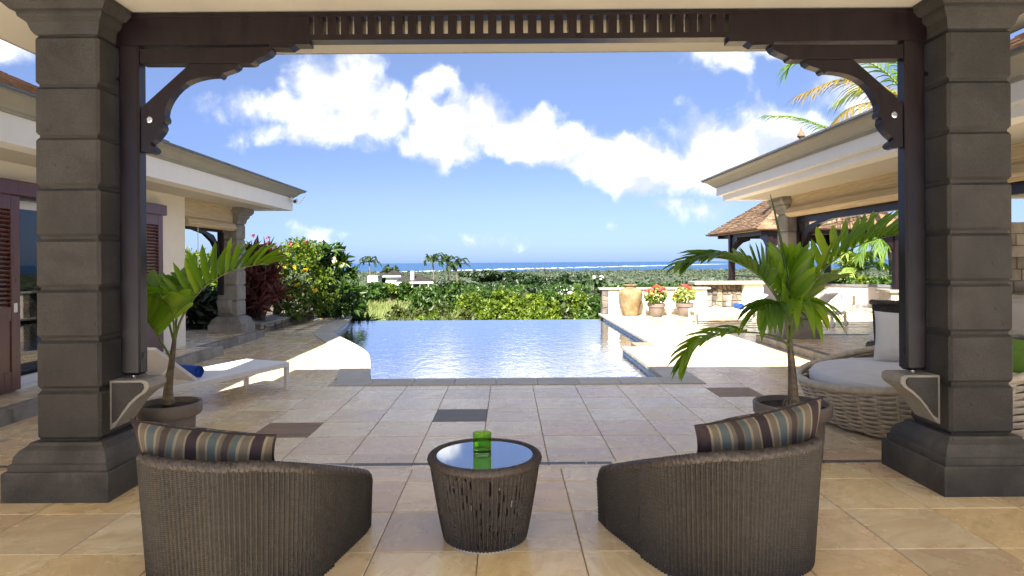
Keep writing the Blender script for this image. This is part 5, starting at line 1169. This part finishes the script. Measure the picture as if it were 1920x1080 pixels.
near += [(775, 536, 56, 112, 'leaf', 'rounded bush in front of the porch of the hipped house'), (733, 538, 44, 108, 'leaf_bright', 'light bush below the tower of the hipped house'), (806, 541, 40, 105, 'leaf', 'green bush below the feet of the three palms'),
         (895, 552, 60, 85, 'leaf', 'dark green bush on the middle slope'), (955, 548, 70, 90, 'leaf_bright', 'lime bush below the umbrella trees'), (1025, 550, 70, 88, 'leaf', 'green bush below the layered trees'), (1085, 555, 60, 80, 'leaf_bright', 'lime bush below the small white house'), (850, 558, 70, 60, 'leaf_bright', 'lime bush at the foot of the upright dark bush'), (925, 572, 60, 42, 'leaf', 'dark bush among the lime bushes'), (1065, 578, 60, 30, 'leaf_olive', 'olive bush near the weir and pier')]
for k, a in enumerate(near): hill_bush(a[0], a[1] - 7, a[2] * 1.3, *a[3:], 100 + k, 2600)
mid = [(905, 508, 110, 250, 'leaf_dark', 'wide dark umbrella tree with the highest crown'), (960, 510, 100, 262, 'leaf_dark', 'dark umbrella tree next to the highest crown'), (1008, 518, 100, 235, 'leaf_dark', 'dark layered tree in the middle of the grove'), (1062, 516, 100, 255, 'leaf_dark', 'dark layered tree of the grove nearest the small white house'),
       (870, 528, 70, 200, 'leaf_dark', 'dark round tree behind the three palms'), (935, 530, 90, 190, 'leaf_dark', 'lower dark tree in front of the umbrella grove'), (1010, 540, 90, 170, 'leaf_dark', 'lower dark tree in front of the layered trees'), (1078, 538, 70, 190, 'leaf_dark', 'dark tree beside the small white house')]
for k, a in enumerate(mid): hill_bush(*a, 140 + k, 1900, flat=True)
mid2 = [(700, 527, 70, 95, 'leaf', 'round green tree in front of the hipped house'), (672, 532, 50, 70, 'leaf', 'green bush between the frangipani and the house'), (745, 540, 40, 120, 'leaf_dark', 'dark shrub by the house porch'), (725, 496, 26, 215, 'leaf_dark', 'dark tree behind the dark pyramid roofs'), (740, 498, 22, 220, 'leaf_dark', 'bushy dark tree beside the tree behind the roofs'), (1110, 528, 50, 210, 'leaf_dark', 'dark tree next to the far palm'), (828, 528, 44, 180, 'leaf_dark', 'dark bush at the feet of the three palms')]
for k, a in enumerate(mid2): hill_bush(*a, 170 + k, 1300)
for k, (x, y, Y, r, label) in enumerate([(692, 492, 205, 3.9, 'lone palm behind the hipped house'), (811, 490, 190, 4.3, 'windswept palm, the one nearest the chimney house'), (838, 492, 196, 4.0, 'windswept palm in the middle of the row of three'), (855, 498, 186, 4.2, 'windswept palm nearest the umbrella trees'), (1112, 528, 150, 3.4, 'small palm with pale trunk beyond the stone pier')]):
    c = Q(x, y, Y); burst_palm('distant_palm', c, r, label, 'frond_far', 13, 200 + k, float(ground_z(c[0], Y)), trunk=.28, droop=.45, wd=.34, group='palms on the slope', wind=(.55 if k in (1, 2, 3) else .15, 0, .05), nl=12, seg=2, rad=.06)
# tall grass
g_ = np.random.default_rng(3); n = 16000; Yg = 19.2 + 75 * g_.uniform(0, 1, n) ** 1.6; xg = (g_.uniform(640, 870, n) - 951) * Yg / F; zg = np.interp(Yg, TY, TZ); h = g_.uniform(.5, 1.5, n) * (1 + (Yg < 40) * .6); lean = g_.normal(size=(n, 2)) * .25 + np.array((.15, 0)); ww = .0016 * Yg
A = np.stack([xg - ww, Yg, zg], 1); Bq = np.stack([xg + ww, Yg, zg], 1); T = np.stack([xg + lean[:, 0] * h, Yg + lean[:, 1] * h, zg + h], 1)
npmesh('tall_grass', np.stack([A, Bq, T], 1).reshape(-1, 3), np.arange(n * 3).reshape(-1, 3), 'grass', None, np.repeat(np.clip(g_.normal(.5, .22, n), .02, .84), 3), kind='stuff')
# scrub filling the slope, and the wooded plain down to the coast
def mass(name, n, ylo, yhi, size_k, mat, seed, hk, xspan=(-1500, 1500), per=12):
    g_ = np.random.default_rng(seed); Y = np.exp(g_.uniform(math.log(ylo), math.log(yhi), n)); X = g_.uniform(*xspan, n) * Y / F; z = np.interp(Y, TY, TZ); h = hk * Y ** .28 * g_.uniform(.5, 1.3, n); r = h * g_.uniform(.5, 1.1, n)
    bl = []; d = g_.normal(size=(n, per, 3)); d /= np.linalg.norm(d, axis=2)[..., None]; c = np.stack([X, Y, z + h * .55], 1)[:, None, :] + d * np.stack([r, r, h * .45], 1)[:, None, :] * g_.uniform(.4, 1, (n, per, 1))
    c = c.reshape(-1, 3); m_ = len(c); ax = g_.normal(size=(m_, 3)); ax /= np.linalg.norm(ax, axis=1)[:, None]; sd_ = np.cross(ax, g_.normal(size=(m_, 3))); sd_ /= np.linalg.norm(sd_, axis=1)[:, None]; s_ = np.repeat(r, per)[:, None] * size_k
    V = np.stack([c - ax * s_, c + sd_ * s_ * .6, c + ax * s_, c - sd_ * s_ * .6], 1).reshape(-1, 3); k = np.arange(m_) * 4
    tone = np.repeat(np.clip(g_.normal(.45, .22, n), .02, .8), per * 4) + np.repeat(g_.uniform(-.1, .1, m_), 4)
    npmesh(name, V, np.concatenate([np.stack([k, k + 1, k + 2], 1), np.stack([k, k + 2, k + 3], 1)]), mat, None, np.clip(tone, .02, .84), kind='stuff')
mass('slope_scrub', 900, 26, 200, .20, 'leaf_olive', 5, .30, (-330, 420), 90)
mass('grove_undergrowth', 420, 150, 300, .20, 'leaf', 15, .55, (-120, 420), 80)
mass('plain_woodland', 11000, 320, 4000, .42, 'leaf_hazed', 6, .95, (-1100, 1100), 18)
mass('coast_trees', 1400, 2800, 3950, .4, 'leaf_hazed', 8, 1.35, (-1000, 1000), 14)

# ------------------------------------------------------------------ far houses
def hip(mb, x0, x1, y0, y1, z0, z1):
    r_ = min(x1 - x0, y1 - y0) / 2 * .95; mb.add([(x0, y0, z0), (x1, y0, z0), (x1, y1, z0), (x0, y1, z0), (x0 + r_, (y0 + y1) / 2, z1), (x1 - r_, (y0 + y1) / 2, z1)], [(0, 1, 5, 4), (1, 2, 5), (2, 3, 4, 5), (3, 0, 4), (3, 2, 1, 0)]); return mb
def XA(x, Y): return Q(x, 500, Y)[0]
Yh = 180
hs = root('hipped_house', (XA(740, Yh), Yh, -7.5), 'white house with dark hipped roofs and a white chimney on the slope', 'house')
def ZA(y, Y): return Q(951, y, Y)[2]
part('wall', MB().box(XA(745, Yh), XA(804, Yh), Yh + 4, Yh + 10, -9, ZA(529, Yh)), 'white', hs)
part('roof', hip(MB(), XA(736, Yh), XA(812, Yh), Yh, Yh + 11, ZA(528, Yh), ZA(513, Yh)), 'roof_dark', hs)
part('eave', MB().box(XA(736, Yh), XA(812, Yh), Yh - .1, Yh + .3, ZA(530.5, Yh), ZA(527.5, Yh)), 'white', hs)
part('chimney', MB().box(XA(768, Yh), XA(774.5, Yh), Yh + 1.5, Yh + 2.6, ZA(530, Yh), ZA(507.5, Yh), .05), 'white', hs)
for x in (753, 771, 788, 803): part('porch_column', MB().box(XA(x, Yh) - .25, XA(x, Yh) + .25, Yh + .3, Yh + .8, -9, ZA(530, Yh)), 'white', hs)
for x0, x1 in ((755, 769), (773, 786), (790, 801)): part('window', MB().box(XA(x0, Yh), XA(x1, Yh), Yh + 3.9, Yh + 4, -8, ZA(533, Yh)), 'darkpane', hs)
part('wing_wall', MB().box(XA(672, Yh), XA(692, Yh), Yh + 12, Yh + 18, -9, ZA(517, Yh)), 'white', hs); part('tower_wall', MB().box(XA(713, Yh), XA(738, Yh), Yh + 8, Yh + 15, -9, ZA(517, Yh)), 'white', hs)
part('tower_roof', hip(MB(), XA(708, Yh), XA(744, Yh), Yh + 7, Yh + 16, ZA(517, Yh), ZA(505, Yh)), 'roof_dark', hs); part('wing_roof', hip(MB(), XA(690, Yh), XA(714, Yh), Yh + 9, Yh + 17, ZA(516, Yh), ZA(510, Yh)), 'roof_dark', hs)
part('cornice', MB().box(XA(708, Yh), XA(744, Yh), Yh + 6.8, Yh + 7.2, ZA(519, Yh), ZA(516.6, Yh)), 'white', hs)
Yh = 165
h2 = root('small_white_house', (XA(1060, Yh), Yh, -7), 'small flat white house half hidden in trees beyond the pool', 'house')
part('wall', MB().box(XA(1046, Yh), XA(1072, Yh), Yh, Yh + 5, -8, ZA(545, Yh)), 'white', h2); part('roof_slab', MB().box(XA(1044, Yh), XA(1074, Yh), Yh - .3, Yh + 5.3, ZA(545, Yh), ZA(543.6, Yh)), 'white', h2); part('chimney', MB().box(XA(1051, Yh), XA(1054, Yh), Yh + 2, Yh + 2.5, ZA(545, Yh), ZA(537, Yh)), 'white', h2)
part('window', MB().box(XA(1052, Yh), XA(1064, Yh), Yh - .05, Yh, ZA(551, Yh), ZA(547, Yh)), 'darkpane', h2)
for k, (x, Y, lab) in enumerate([(1128, 900, 'tiny white house on the coastal plain, the one nearer the urn'), (1114, 950, 'tiny white house on the coastal plain, the one nearer the far palm')]):
    h3 = root('distant_house', (XA(x, Y), Y, float(ground_z(0, Y))), lab, 'house', 'tiny houses on the plain'); zg = float(ground_z(0, Y))
    part('wall', MB().box(XA(x, Y) - 2.6, XA(x, Y) + 2.6, Y, Y + 5, zg, ZA(519.3, Y)), 'white', h3); part('roof', hip(MB(), XA(x, Y) - 3, XA(x, Y) + 3, Y - .4, Y + 5.4, ZA(519.3, Y), ZA(517.8, Y)), 'white', h3)
